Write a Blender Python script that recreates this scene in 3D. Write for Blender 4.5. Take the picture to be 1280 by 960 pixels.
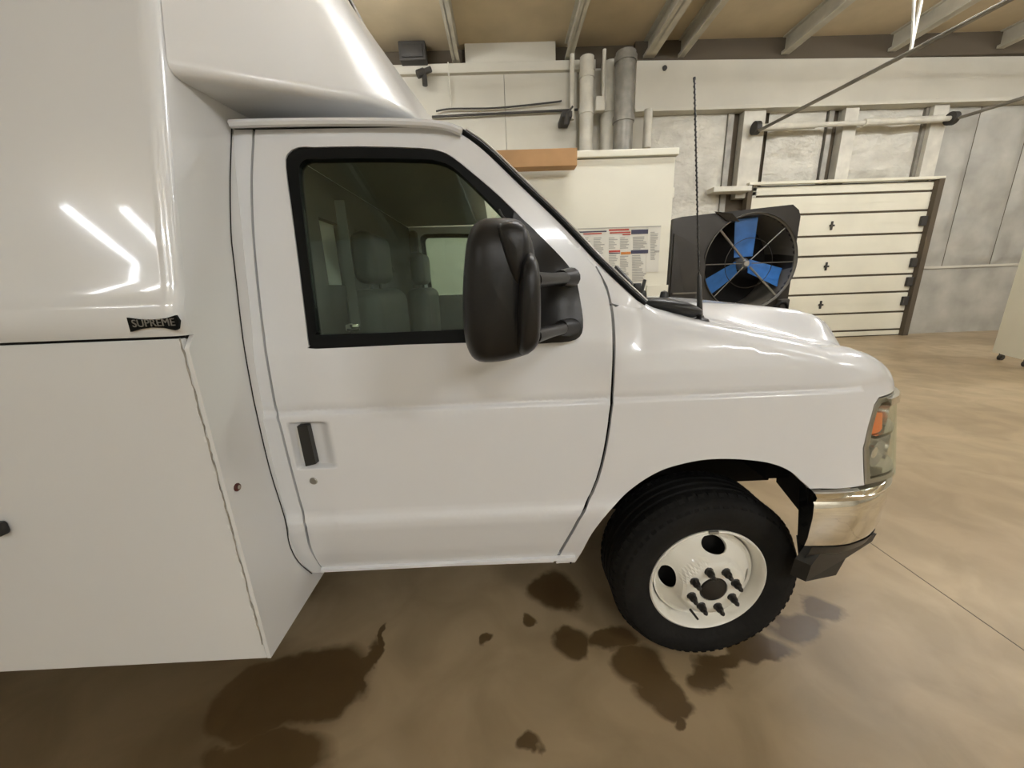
import bpy, bmesh, math, random
import numpy as np
from mathutils import Vector, Matrix, geometry
for o in list(bpy.data.objects): bpy.data.objects.remove(o)
C = bpy.context.scene.collection
random.seed(7); rng = np.random.default_rng(3)
PI = math.pi

# ------------------------------------------------------------------ camera
F, PITCH, ROLL, YAW, CH = 460.0, math.radians(14.98), math.radians(-2.13), math.radians(-.89), 1.473
def cam_axes():
    f = np.array([0, math.cos(PITCH), -math.sin(PITCH)]); r = np.array([1., 0, 0]); u = np.array([0, math.sin(PITCH), math.cos(PITCH)])
    cy, sy = math.cos(YAW), math.sin(YAW); Z = np.array([[cy, -sy, 0], [sy, cy, 0], [0, 0, 1]])
    f, r, u = Z@f, Z@r, Z@u
    return r*math.cos(ROLL)+u*math.sin(ROLL), -r*math.sin(ROLL)+u*math.cos(ROLL), f
RX, RU, RF = cam_axes()
CP = np.array([0, 0, CH])
cd = bpy.data.cameras.new('camera'); cam = bpy.data.objects.new('camera', cd); C.objects.link(cam)
cd.sensor_fit = 'HORIZONTAL'; cd.sensor_width = 36; cd.lens = F/1280*36; cd.clip_start = .05; cd.clip_end = 200
cam.matrix_world = Matrix(((RX[0], RU[0], -RF[0], 0), (RX[1], RU[1], -RF[1], 0), (RX[2], RU[2], -RF[2], CH), (0, 0, 0, 1)))
bpy.context.scene.camera = cam
def ray(px, py): return RF+(px-640)/F*RX+(480-py)/F*RU
def at(px, py, Y):                       # the point of a pixel's ray at depth Y
    d = ray(px, py); return CP+d*(Y/d[1])
def fl(px, py, z=0.0):                   # the point of a pixel's ray at height z
    d = ray(px, py); return CP+d*((z-CH)/d[2])
def proj(p):
    q = np.asarray(p)-CP; w = q@RF
    return np.stack([640+F*(q@RX)/w, 480-F*(q@RU)/w], -1)

# ------------------------------------------------------------------ world, exposure, lamps
w = bpy.data.worlds.new('world'); bpy.context.scene.world = w; w.use_nodes = True
w.node_tree.nodes['Background'].inputs[0].default_value = (.9, .85, .72, 1); w.node_tree.nodes['Background'].inputs[1].default_value = .05
vs = bpy.context.scene.view_settings
vs.view_transform = 'Standard'; vs.look = 'None'; vs.gamma = 1; vs.use_curve_mapping = False; vs.exposure = 0.0
LAMPCOL = (.98, 1, 1.04)
# (x, y, z, rotation, watts)
LAMPS = [(6.2, 4.6, 5.3, 0, 260), (10.6, 4.6, 5.3, 0, 280), (1.6, 3.0, 5.3, 0, 240), (-2.6, 5.6, 5.3, 0, 260),  # last two: unseen lamps added to brighten cabinet front and left far wall
         (6.6, -.2, 5.3, 0, 60), (11, -.2, 5.3, 0, 170), (-6.9, -5.3, 5.2, PI/2, 90), (-5.6, -5.6, 5.2, PI/2, 90),
         (5.9, -4.9, 5.3, 0, 600), (1.2, -6.2, 5.3, 0, 330)]

# ------------------------------------------------------------------ materials
def mat(name, col, rough=.5, metal=0, coat=0, spec=.5, bump=0, bscale=20, var=0, vscale=3, emit=None, trans=0, ior=1.45, stretch=None):
    m = bpy.data.materials.new(name); m.use_nodes = True; nt = m.node_tree; b = nt.nodes['Principled BSDF']
    b.inputs['Base Color'].default_value = (*col, 1); b.inputs['Roughness'].default_value = rough; b.inputs['Metallic'].default_value = metal
    b.inputs['Coat Weight'].default_value = coat; b.inputs['Coat Roughness'].default_value = .06; b.inputs['Specular IOR Level'].default_value = spec
    b.inputs['Transmission Weight'].default_value = trans; b.inputs['IOR'].default_value = ior
    if emit: b.inputs['Emission Color'].default_value = (*emit[0], 1); b.inputs['Emission Strength'].default_value = emit[1]
    if bump or var:
        tc = nt.nodes.new('ShaderNodeTexCoord'); src = tc.outputs['Object']
        if stretch:
            mp = nt.nodes.new('ShaderNodeMapping'); mp.inputs['Scale'].default_value = stretch
            nt.links.new(src, mp.inputs['Vector']); src = mp.outputs[0]
    if bump:
        n = nt.nodes.new('ShaderNodeTexNoise'); n.inputs['Scale'].default_value = bscale; n.inputs['Detail'].default_value = 4
        bp = nt.nodes.new('ShaderNodeBump'); bp.inputs['Strength'].default_value = bump; bp.inputs['Distance'].default_value = .02
        nt.links.new(src, n.inputs['Vector']); nt.links.new(n.outputs['Fac'], bp.inputs['Height']); nt.links.new(bp.outputs[0], b.inputs['Normal'])
    if var:
        n = nt.nodes.new('ShaderNodeTexNoise'); n.inputs['Scale'].default_value = vscale; n.inputs['Detail'].default_value = 5
        r = nt.nodes.new('ShaderNodeValToRGB'); e = r.color_ramp.elements
        e[0].position = .3; e[1].position = .7
        e[0].color = (*[c*(1-var) for c in col], 1); e[1].color = (*[min(1, c*(1+var)) for c in col], 1)
        nt.links.new(src, n.inputs['Vector']); nt.links.new(n.outputs['Fac'], r.inputs[0]); nt.links.new(r.outputs[0], b.inputs['Base Color'])
    return m
def glass_mat(name, tint, gloss=.05):
    m = bpy.data.materials.new(name); m.use_nodes = True; nt = m.node_tree; nt.nodes.clear(); N = nt.nodes.new
    o = N('ShaderNodeOutputMaterial'); t = N('ShaderNodeBsdfTransparent'); g = N('ShaderNodeBsdfGlossy')
    mx = N('ShaderNodeMixShader'); lw = N('ShaderNodeLayerWeight'); lw.inputs[0].default_value = .5
    pw = N('ShaderNodeMath'); pw.operation = 'POWER'; pw.inputs[1].default_value = 5
    ad = N('ShaderNodeMath'); ad.operation = 'MULTIPLY_ADD'; ad.inputs[1].default_value = .7; ad.inputs[2].default_value = gloss; ad.use_clamp = True
    t.inputs[0].default_value = (*tint, 1); g.inputs['Roughness'].default_value = .01; g.inputs[0].default_value = (.9, 1, .95, 1)
    L = nt.links.new; L(lw.outputs['Facing'], pw.inputs[0]); L(pw.outputs[0], ad.inputs[0])
    L(ad.outputs[0], mx.inputs[0]); L(t.outputs[0], mx.inputs[1]); L(g.outputs[0], mx.inputs[2]); L(mx.outputs[0], o.inputs[0])
    return m
M = {}
M['paint'] = mat('white_paint', (.68, .69, .70), .27, 0, .6)
M['boxpaint'] = mat('box_paint', (.66, .67, .665), .2, 0, .8, bump=.012, bscale=3)
M['gel'] = mat('gelcoat', (.69, .695, .69), .3, 0, .5, bump=.02, bscale=5)
M['black'] = mat('black_plastic', (.018, .018, .017), .38, bump=.04, bscale=300)
M['mirror_black'] = mat('mirror_black', (.012, .0115, .011), .38, spec=.4)
M['rubber'] = mat('tire_rubber', (.009, .0085, .0075), .8, spec=.25, bump=.1, bscale=60, var=.3, vscale=8)
M['seal'] = mat('rubber_seal', (.003, .0034, .003), .5, spec=.15)
M['gap'] = mat('dark_gap', (.02, .02, .018), .8)
M['under'] = mat('underbody', (.008, .007, .006), .9)
M['chrome'] = mat('chrome', (.78, .76, .70), .07, 1)
M['lampchrome'] = mat('lamp_reflector', (.88, .87, .83), .22, .8)
M['steel'] = mat('steel', (.35, .34, .31), .4, .8)
M['amber'] = mat('amber', (.75, .16, .02), .25, emit=None)
M['rim'] = mat('rim_white', (.78, .76, .68), .35, 0, .3)
M['nut'] = mat('nut_black', (.015, .013, .011), .35)
M['interior'] = mat('interior_grey', (.04, .045, .042), .8)
M['headliner'] = mat('headliner', (.10, .115, .105), .9)
M['seat'] = mat('seat_vinyl', (.026, .03, .028), .55)
M['belt'] = mat('belt', (.045, .048, .045), .7)
M['glass'] = glass_mat('tinted_glass', (.86, .93, .88), .045)
M['wglass'] = glass_mat('windshield_glass', (.85, .92, .87), .04)
M['lens'] = glass_mat('lamp_lens', (.96, .96, .94), .04)
M['red'] = mat('red_rust', (.07, .012, .007), .5)
M['caulk'] = mat('caulk', (.30, .28, .24), .8, var=.4, vscale=30)
M['blue'] = mat('fan_blue', (.03, .15, .45), .4, var=.15, vscale=9)
M['fanblack'] = mat('fan_black', (.024, .0205, .016), .42, var=.25, vscale=3)
M['fanrim'] = mat('fan_grey', (.13, .12, .10), .45)
M['card'] = mat('cardboard', (.43, .25, .115), .85, var=.08, vscale=6)
M['cabinet'] = mat('cabinet_white', (.78, .755, .63), .45, var=.03, vscale=2)
M['paper'] = mat('paper', (.72, .70, .62), .7)
M['wall'] = mat('wall_paint', (.56, .53, .44), .75, var=.10, vscale=1.2, bump=.1, bscale=4)
M['beam'] = mat('beam_paint', (.56, .53, .44), .6, var=.06, vscale=1.0)
M['insul'] = mat('insulation_film', (.56, .535, .455), .45, var=.14, vscale=2.2, bump=1.0, bscale=1.7, stretch=(1, 1, 1.6))
for n_ in M['insul'].node_tree.nodes:
    if n_.type == 'BUMP': n_.inputs['Distance'].default_value = .16
M['insul_dull'] = mat('insulation_dull', (.38, .365, .315), .6, var=.22, vscale=1.6, bump=.7, bscale=2.5)
M['ceil'] = mat('ceiling_board', (.52, .43, .285), .9, var=.10, vscale=1.5)
M['purlin'] = mat('purlin_paint', (.50, .47, .38), .6, var=.12, vscale=4)
M['doorslat'] = mat('door_slat', (.72, .685, .55), .55, var=.05, vscale=1.5)
M['dirty'] = mat('dirty_joint', (.09, .07, .045), .8)
M['pipe'] = mat('pipe_paint', (.58, .55, .46), .5, var=.12, vscale=5)
M['duct'] = mat('duct_grey', (.24, .225, .19), .45, .3, var=.25, vscale=5)
M['dark'] = mat('dark_metal', (.04, .036, .03), .6)
M['ink'] = mat('ink', (.05, .05, .09), .7); M['inkred'] = mat('ink_red', (.45, .06, .04), .7); M['inkorange'] = mat('ink_orange', (.6, .22, .05), .7); M['inkgrey'] = mat('ink_grey', (.42, .41, .37), .8)

# ------------------------------------------------------------------ mesh helpers
def tag(o, label=None, cat=None, group=None, kind=None):
    if label: o['label'] = label
    if cat: o['category'] = cat
    if group: o['group'] = group
    if kind: o['kind'] = kind
    return o
def empty(name, loc=(0, 0, 0)):
    o = bpy.data.objects.new(name, None); C.objects.link(o); o.location = loc; o.empty_display_size = .2; return o
def link(name, V, Fc, m, parent=None, smooth=30, mats=None):
    me = bpy.data.meshes.new(name); me.from_pydata([tuple(map(float, v)) for v in V], [], [tuple(int(i) for i in f) for f in Fc]); me.update()
    bm = bmesh.new(); bm.from_mesh(me); bmesh.ops.recalc_face_normals(bm, faces=bm.faces); bm.to_mesh(me); bm.free()
    if isinstance(m, str): m = M[m]
    me.materials.append(m)
    if smooth:
        me.polygons.foreach_set('use_smooth', [True]*len(me.polygons)); me.set_sharp_from_angle(angle=math.radians(smooth))
    o = bpy.data.objects.new(name, me); C.objects.link(o)
    if parent: o.parent = parent; o.matrix_parent_inverse = Matrix.Translation([-c for c in root_loc(parent)])
    return o
def root_loc(o):                            # where the object's own origin sits in the world (no turned parents here)
    l = Vector((0, 0, 0))
    while o is not None:
        l += o.location+o.matrix_parent_inverse.translation; o = o.parent
    return l
class MB:
    def __init__(s): s.V = []; s.F = []
    def add(s, V, Fc):
        n = len(s.V); s.V += [tuple(v) for v in V]; s.F += [tuple(i+n for i in f) for f in Fc]; return s
    def box(s, lo, hi, bev=0):
        (a, b, c), (d, e, f) = lo, hi
        if bev:
            bm = bmesh.new(); bmesh.ops.create_cube(bm, size=1)
            bmesh.ops.scale(bm, vec=(d-a, e-b, f-c), verts=bm.verts); bmesh.ops.translate(bm, vec=((a+d)/2, (b+e)/2, (c+f)/2), verts=bm.verts)
            bmesh.ops.bevel(bm, geom=bm.edges[:], offset=bev, segments=4 if bev > .015 else 2, profile=.5, affect='EDGES')
            bm.verts.index_update(); V = [v.co[:] for v in bm.verts]; Fc = [[v.index for v in fa.verts] for fa in bm.faces]; bm.free()
            return s.add(V, Fc)
        V = [(a, b, c), (d, b, c), (d, e, c), (a, e, c), (a, b, f), (d, b, f), (d, e, f), (a, e, f)]
        return s.add(V, [(0, 3, 2, 1), (4, 5, 6, 7), (0, 1, 5, 4), (1, 2, 6, 5), (2, 3, 7, 6), (3, 0, 4, 7)])
    def tube(s, pts, r, n=10, caps=True):
        pts = [Vector(p) for p in pts]; rs = r if isinstance(r, (list, tuple)) else [r]*len(pts); V = []; ref = None
        for i, p in enumerate(pts):
            t = (pts[min(i+1, len(pts)-1)]-pts[max(i-1, 0)]).normalized()
            if ref is None: ref = t.orthogonal().normalized()
            ref = (ref-t*ref.dot(t)).normalized(); b = t.cross(ref)
            for k in range(n): a = 2*PI*k/n; V.append(tuple(p+(ref*math.cos(a)+b*math.sin(a))*rs[i]))
        Fc = [(i*n+k, i*n+(k+1) % n, (i+1)*n+(k+1) % n, (i+1)*n+k) for i in range(len(pts)-1) for k in range(n)]
        if caps: Fc += [tuple(range(n))[::-1], tuple((len(pts)-1)*n+k for k in range(n))]
        return s.add(V, Fc)
    def lathe(s, prof, c, n=48, axis='y', closed=False):   # prof: (r, offset along axis)
        V = []
        for r, h in prof:
            for k in range(n):
                a = 2*PI*k/n; x, z = r*math.cos(a), r*math.sin(a)
                V.append({'y': (c[0]+x, c[1]+h, c[2]+z), 'z': (c[0]+x, c[1]+z, c[2]+h), 'x': (c[0]+h, c[1]+x, c[2]+z)}[axis])
        m = len(prof); Fc = [(i*n+k, i*n+(k+1) % n, ((i+1) % m)*n+(k+1) % n, ((i+1) % m)*n+k) for i in range(m if closed else m-1) for k in range(n)]
        if not closed: Fc += [tuple(range(n)), tuple((m-1)*n+k for k in range(n))]
        return s.add(V, Fc)
    def prism(s, poly, d):                  # poly: 3d points in order, extruded by d
        n = len(poly); V = [tuple(p) for p in poly]+[tuple(np.array(p)+np.array(d)) for p in poly]
        return s.add(V, [tuple(range(n))[::-1], tuple(range(n, 2*n))]+[(i, (i+1) % n, n+(i+1) % n, n+i) for i in range(n)])
    def grid(s, P, flip=False):
        P = np.asarray(P); a, b = P.shape[:2]
        return s.add([tuple(p) for p in P.reshape(-1, 3)], [(i*b+j, i*b+j+1, (i+1)*b+j+1, (i+1)*b+j) for i in range(a-1) for j in range(b-1)])
    def build(s, name, m, parent=None, smooth=30): return link(name, s.V, s.F, m, parent, smooth)
def spline(pts, n=6, closed=False):
    pts = [np.array(p, float) for p in pts]; out = []; m = len(pts)
    for i in range(m if closed else m-1):
        p0 = pts[(i-1) % m] if closed or i > 0 else pts[i]; p1 = pts[i]; p2 = pts[(i+1) % m]; p3 = pts[(i+2) % m] if closed or i < m-2 else p2
        for k in range(n):
            t = k/n; out.append(.5*((2*p1)+(-p0+p2)*t+(2*p0-5*p1+4*p2-p3)*t*t+(-p0+3*p1-3*p2+p3)*t**3))
    if not closed: out.append(pts[-1])
    return out
def inside(poly, x, y):
    c = np.zeros(np.shape(x), bool); n = len(poly)
    for i in range(n):
        x1, y1 = poly[i]; x2, y2 = poly[(i+1) % n]
        if y1 == y2: continue
        t = (y1 > y) != (y2 > y); c ^= t & (x < (x2-x1)*(y-y1)/(y2-y1)+x1)
    return c
def resample(poly, step):
    out = []; n = len(poly)
    for i in range(n):
        a, b = np.array(poly[i]), np.array(poly[(i+1) % n]); L = np.hypot(*(b-a)); k = max(1, int(round(L/step)))
        if L < 1e-5: continue
        out += [tuple(a+(b-a)*j/k) for j in range(k)]
    return out
def panel(name, outer, surf, m, parent, holes=(), step=.02, thick=.02, roll=.004, extra=(), smooth=40, drop=.003):
    """a shaped sheet cut out of a curved surface: outline and holes in the surface's own (s, v) coordinates, rolled edges and real thickness"""
    outer = resample(outer, step*.7); holes = [resample(h, step*.7) for h in holes]
    x0, y0 = np.min(outer, 0); x1, y1 = np.max(outer, 0)
    gx, gy = np.meshgrid(np.arange(x0+step/2, x1, step), np.arange(y0+step/2, y1, step)); gx = gx.ravel(); gy = gy.ravel()
    if len(extra): gx = np.concatenate([gx, [e[0] for e in extra]]); gy = np.concatenate([gy, [e[1] for e in extra]])
    ok = inside(outer, gx, gy)
    for h in holes: ok &= ~inside(h, gx, gy)
    B = np.array(outer+[p for h in holes for p in h]); gx, gy = gx[ok], gy[ok]
    if len(gx):
        dm = np.full(len(gx), 9.)
        for b in B: dm = np.minimum(dm, np.hypot(gx-b[0], gy-b[1]))
        k = dm > step*.45 if roll == 0 else dm > max(step*.45, roll*1.6); gx, gy = gx[k], gy[k]
    loops = [outer]+holes; pts = []; edges = []; rings = []
    for li, lp in enumerate(loops):
        n = len(lp); st = len(pts); pts += lp; edges += [(st+i, st+(i+1) % n) for i in range(n)]; rings.append((st, n))
    nb = len(pts)
    if roll:                                # a ring just inside every border gives the sheet a soft rolled edge
        for lp, li in zip(loops, range(len(loops))):
            L = np.array(lp); t = np.roll(L, -1, 0)-np.roll(L, 1, 0); t /= np.maximum(np.hypot(*t.T)[:, None], 1e-9); nrm = np.stack([-t[:, 1], t[:, 0]], 1)
            a = np.sum(L[:, 0]*np.roll(L[:, 1], -1)-np.roll(L[:, 0], -1)*L[:, 1])
            sg = 1 if a > 0 else -1
            if li: sg = -sg
            q = L+nrm*roll*sg; pts += [tuple(p) for p in q]
    pts += list(zip(gx, gy))
    r = geometry.delaunay_2d_cdt([Vector((float(a), float(b))) for a, b in pts], edges, [], 0, 1e-6)
    V2 = [tuple(v) for v in r[0]]; orig = r[3]; T = r[2]
    cen = np.array([np.mean([V2[i] for i in t], 0) for t in T]); ok = inside(outer, cen[:, 0], cen[:, 1])
    for h in holes: ok &= ~inside(h, cen[:, 0], cen[:, 1])
    T = [t for t, k in zip(T, ok) if k]
    S = lambda a: np.array([surf(x, y) for x, y in a])
    A = np.array(V2); P = S(A); e = 1e-3
    du = S(A+[e, 0])-S(A-[e, 0]); dv = S(A+[0, e])-S(A-[0, e]); N = np.cross(du, dv); N /= np.maximum(np.linalg.norm(N, axis=1)[:, None], 1e-12)
    # N must point outwards: towards the camera side (-Y) or up/front of this surface
    onb = np.array([any(k < nb for k in og) for og in orig])
    P = P-N*(onb[:, None]*drop)
    n = len(P); V = list(map(tuple, P))+list(map(tuple, P-N*thick)); Fc = [tuple(t) for t in T]+[tuple(i+n for i in t[::-1]) for t in T]
    cnt = {}
    for t in T:
        for i in range(len(t)):
            a, b = t[i], t[(i+1) % len(t)]; cnt[(a, b)] = cnt.get((a, b), 0)+1
    for (a, b) in list(cnt):
        if (b, a) not in cnt: Fc.append((b, a, a+n, b+n))
    o = link(name, V, Fc, m, parent, 0); me = o.data       # exact surface normals on the outer face, flat elsewhere
    if smooth:
        me.polygons.foreach_set('use_smooth', [True]*len(me.polygons)); nf = len(T); ln = []
        for p in me.polygons:
            vs_ = list(p.vertices); fr = all(i < n for i in vs_)
            for i in vs_:
                if fr: q = Vector(N[i])*(1 if Vector(N[i]).dot(p.normal) > 0 else -1); ln.append(q)
                else: ln.append(p.normal.copy())
        me.normals_split_custom_set(ln)
    return o
def ring(name, outer, inner, surf, m, parent, **k): return panel(name, outer, surf, m, parent, holes=[inner], **k)

# ================================================================== THE SETTING
XL, XR, YN, YF, CZ = -9.5, 15.0, -7.5, 8.75, 6.0
def floor_material():
    m = bpy.data.materials.new('concrete_floor'); m.use_nodes = True; nt = m.node_tree; b = nt.nodes['Principled BSDF']; N = nt.nodes.new; Lk = nt.links.new
    tc = N('ShaderNodeTexCoord'); P = tc.outputs['Object']
    def noise(sc, det=5, dist=0):
        n = N('ShaderNodeTexNoise'); n.inputs['Scale'].default_value = sc; n.inputs['Detail'].default_value = det; n.inputs['Distortion'].default_value = dist; Lk(P, n.inputs['Vector']); return n
    def math_(op, a, bb, clamp=False):
        x = N('ShaderNodeMath'); x.operation = op; x.use_clamp = clamp
        for i, q in enumerate((a, bb)):
            if hasattr(q, 'links') or hasattr(q, 'is_linked'): Lk(q, x.inputs[i])
            else: x.inputs[i].default_value = q
        return x.outputs[0]
    n1 = noise(.55, 6, .6); r1 = N('ShaderNodeValToRGB'); Lk(n1.outputs[0], r1.inputs[0]); e = r1.color_ramp.elements
    e[0].position = .35; e[0].color = (.325, .240, .140, 1); e[1].position = .68; e[1].color = (.455, .355, .220, 1)
    n2 = noise(3.2, 8, .8); r2 = N('ShaderNodeValToRGB'); Lk(n2.outputs[0], r2.inputs[0]); e = r2.color_ramp.elements
    e[0].position = .35; e[0].color = (.78, .77, .74, 1); e[1].position = .62; e[1].color = (1, 1, 1, 1)
    mx = N('ShaderNodeMix'); mx.data_type = 'RGBA'; mx.blend_type = 'MULTIPLY'; mx.inputs[0].default_value = 1; Lk(r1.outputs[0], mx.inputs[6]); Lk(r2.outputs[0], mx.inputs[7])
    # spilled water in ragged blobs on the slab; the widest paints box shadow plus damp
    wn = noise(5.5, 4); sep = N('ShaderNodeSeparateXYZ'); Lk(P, sep.inputs[0])
    nx = math_('MULTIPLY', math_('SUBTRACT', wn.outputs[0], .5), .20)
    blobs = []
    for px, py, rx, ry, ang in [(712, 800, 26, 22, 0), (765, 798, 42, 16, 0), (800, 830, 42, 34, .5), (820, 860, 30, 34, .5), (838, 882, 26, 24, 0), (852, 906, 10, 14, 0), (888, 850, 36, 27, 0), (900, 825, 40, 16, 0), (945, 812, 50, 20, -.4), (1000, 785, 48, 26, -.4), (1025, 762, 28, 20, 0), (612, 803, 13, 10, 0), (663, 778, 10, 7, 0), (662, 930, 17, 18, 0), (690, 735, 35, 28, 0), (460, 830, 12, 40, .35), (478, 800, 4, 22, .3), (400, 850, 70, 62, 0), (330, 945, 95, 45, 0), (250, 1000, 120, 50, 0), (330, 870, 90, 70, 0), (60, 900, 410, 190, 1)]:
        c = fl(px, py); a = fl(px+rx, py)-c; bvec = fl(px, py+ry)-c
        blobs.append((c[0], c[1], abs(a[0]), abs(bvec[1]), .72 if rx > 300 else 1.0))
    wet_shade = None
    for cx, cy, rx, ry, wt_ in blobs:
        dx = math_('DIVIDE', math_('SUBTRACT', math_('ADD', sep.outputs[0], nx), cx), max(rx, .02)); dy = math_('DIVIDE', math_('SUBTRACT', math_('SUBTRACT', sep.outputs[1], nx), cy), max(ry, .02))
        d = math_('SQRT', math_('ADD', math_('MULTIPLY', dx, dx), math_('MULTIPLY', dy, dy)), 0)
        k = math_('MULTIPLY', math_('SUBTRACT', 1.0, d), 3.5, True); k = math_('MULTIPLY', k, wt_); wet_shade = k if wet_shade is None else math_('MAXIMUM', wet_shade, k)
    mw = N('ShaderNodeMix'); mw.data_type = 'RGBA'; mw.blend_type = 'MULTIPLY'; Lk(wet_shade, mw.inputs[0]); Lk(mx.outputs[2], mw.inputs[6]); mw.inputs[7].default_value = (.30, .25, .18, 1)
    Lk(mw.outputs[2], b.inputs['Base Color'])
    ro = math_('SUBTRACT', .42, math_('MULTIPLY', wet_shade, .1)); Lk(ro, b.inputs['Roughness'])
    bp = N('ShaderNodeBump'); bp.inputs['Strength'].default_value = .15; bp.inputs['Distance'].default_value = .01; n3 = noise(14, 6); Lk(n3.outputs[0], bp.inputs['Height']); Lk(bp.outputs[0], b.inputs['Normal'])
    return m
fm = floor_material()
flr = empty('floor'); tag(flr, kind='structure')
JX = fl(1090, 680)[0]
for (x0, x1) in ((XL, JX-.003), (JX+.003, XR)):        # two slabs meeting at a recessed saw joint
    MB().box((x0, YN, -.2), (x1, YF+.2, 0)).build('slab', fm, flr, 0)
MB().box((JX-.003, YN, -.2), (JX+.003, YF+.2, -.0015)).build('joint', 'dark', flr, 0)

def struct(name, mb, m, parent=None, smooth=0):
    o = mb.build(name, m, parent, smooth)
    if parent is None: tag(o, kind='structure')
    return o
struct('ceiling', MB().box((XL, YN, CZ), (XR, YF+.3, CZ+.1)), 'ceil')
struct('wall_left', MB().box((XL-.1, YN, 0), (XL, YF, CZ)), 'wall')
struct('wall_right', MB().box((XR, YN, 0), (XR+.1, YF, CZ)), 'wall')
struct('wall_near', MB().box((XL, YN-.1, 0), (XR, YN, CZ)), 'wall')

# far wall: film-faced insulation bays, really wrinkled, between posts
wf = empty('wall_far'); tag(wf, kind='structure')
Y0 = YF
def hills(x, z, k=1.0):
    return .045*k*(math.sin(2.1*x+1.3*math.sin(2.3*z))*math.sin(3.1*z+.8*math.sin(1.7*x))+.6*math.sin(5.3*x+3.7*z+2*math.sin(1.9*x-2.1*z))*math.sin(1.3*z+x))
def bay(x0, x1, z0, z1, m='insul', k=1.0, dy=0):
    nx = max(6, int((x1-x0)/.06)); nz = max(6, int((z1-z0)/.06)); P = np.zeros((nz+1, nx+1, 3))
    for i in range(nz+1):
        for j in range(nx+1):
            x = x0+(x1-x0)*j/nx; z = z0+(z1-z0)*i/nz; e = min(j, nx-j, i, nz-i)/3; e = min(1, e)
            P[i, j] = (x, Y0-.05-dy-e*(.05*k+hills(x, z, k)), z)
    mb = MB().grid(P); return mb.build('insulation_bay', m, wf, 60)
MB().box((XL, Y0, 0), (XR, Y0+.1, CZ)).build('backing', 'dirty', wf, 0)
DXL, DXR = at(935, 235, Y0-.1)[0], at(1160, 240, Y0-.1)[0]; DZ = at(1160, 226, Y0-.1)[2]
DZ = 3.36
def X_(px, py=190): return at(px, py, Y0-.1)[0]
gaps = [X_(805, 200), X_(912, 200), X_(955, 200), X_(1033, 190), X_(1060, 190), X_(1148, 190)]
bay(X_(812), X_(906), 0, 4.8); bay(X_(860), X_(906), 0, 4.8, dy=.01)
bay(X_(958), X_(1028), DZ, 4.8); bay(X_(1062), X_(1146), DZ, 4.8)
bay(X_(1172), X_(1216), 1.55, 4.8, 'insul_dull', 1); bay(X_(1217), X_(1280), 1.55, 4.8, 'insul_dull', 1); bay(X_(1281), XR-.05, 1.55, 4.8, 'insul_dull', 1)
MB().box((DXR+.12, Y0-.075, 0), (XR, Y0-.02, 1.5)).build('wainscot', 'insul_dull', wf, 0)
MB().box((DXR+.12, Y0-.10, 1.5), (XR, Y0-.02, 1.55)).build('wainscot_cap', 'wall', wf, 0)
for a, b_, z0, z1 in ((922, 948, DZ-.25, 4.85), (1044, 1060, DZ, 4.85), (1150, 1168, DZ, 4.85)):
    MB().box((X_(a), Y0-.20, z0), (X_(b_), Y0-.02, z1)).build('post', 'pipe', wf, 0)
for a, b_ in ((906, 913), (1029, 1035), (1146, 1150)): MB().box((X_(a), Y0-.11, 2.2 if a == 906 else DZ), (X_(b_), Y0-.02, 4.85)).build('post_edge', 'duct', wf, 0)
# painted board wall on the left part with two seams
bx0, bx1 = XL, X_(720, 150)
pts = [XL, -6.0, -2.6, .2, bx1]
for i in range(4): MB().box((pts[i]+.004, Y0-.16, 0), (pts[i+1]-.004, Y0-.02, 5.55), .004).build('wall_board', 'beam', wf, 0)
MB().box((bx1, Y0-.06, 0), (X_(812), Y0-.01, 5.6)).build('wall_board', 'wall', wf, 0)
MB().box((XL, Y0-.26, 5.50), (X_(742, 100), Y0-.14, 5.66), .01).build('ledge', 'beam', wf, 0)
MB().box((X_(575, 65)+.1, Y0-.2, 5.66), (X_(700, 65)-.1, Y0-.1, CZ), .005).build('infill_board', 'beam', wf, 0)
# the big painted header beam over the overhead door
hb = MB(); yl, yr = 8.5, 8.72; xl_, xr_ = at(795, 100, 8.5)[0], XR
hb.add([(xl_, yl, 4.78), (xr_, yr+.1, 4.78), (xr_, yr+.12, 5.62), (xl_, yl, 5.62), (xl_, yl+.2, 4.78), (xr_, yr+.3, 4.78), (xr_, yr+.3, 5.62), (xl_, yl+.2, 5.62)], [(0, 1, 2, 3), (4, 7, 6, 5), (0, 4, 5, 1), (3, 2, 6, 7), (0, 3, 7, 4), (1, 5, 6, 2)])
hb.box((xl_, yl-.05, 4.74), (xr_, yl+.2, 4.80)); hb.build('header_beam', 'beam', wf, 0)
MB().lathe([(.001, -.01), (.045, -.01), (.045, .01)], (at(831, 85, 8.5)[0], 8.5, at(831, 85, 8.5)[2]), 16).build('bolt', 'dark', wf)
# purlins on the underside of the roof
for px, wd in ((430, .14), (565, .14), (707, .14), (806, .22), (850, .12), (980, .16), (1114, .16), (1250, .16)):
    x = at(px, 70, 8.5)[0]
    for (a, b_) in ((x, x+wd),):
        mb = MB().box((a, YN, CZ-.30), (b_, 8.6, CZ-.285)).box((a+wd*.4, YN, CZ-.30), (a+wd*.4+.012, 8.6, CZ)).box((a, YN, CZ-.02), (b_, 8.6, CZ)).box((a, YN, CZ-.285), (a+.01, 8.6, CZ-.25))
        o = mb.build('purlin', 'purlin', None, 0); tag(o, kind='structure'); o.name = 'trim_purlin'
MB().box((xl_, 8.62, 5.62), (XR, 8.74, CZ), ).build('eaves_gap', 'dirty', wf, 0)

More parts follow.
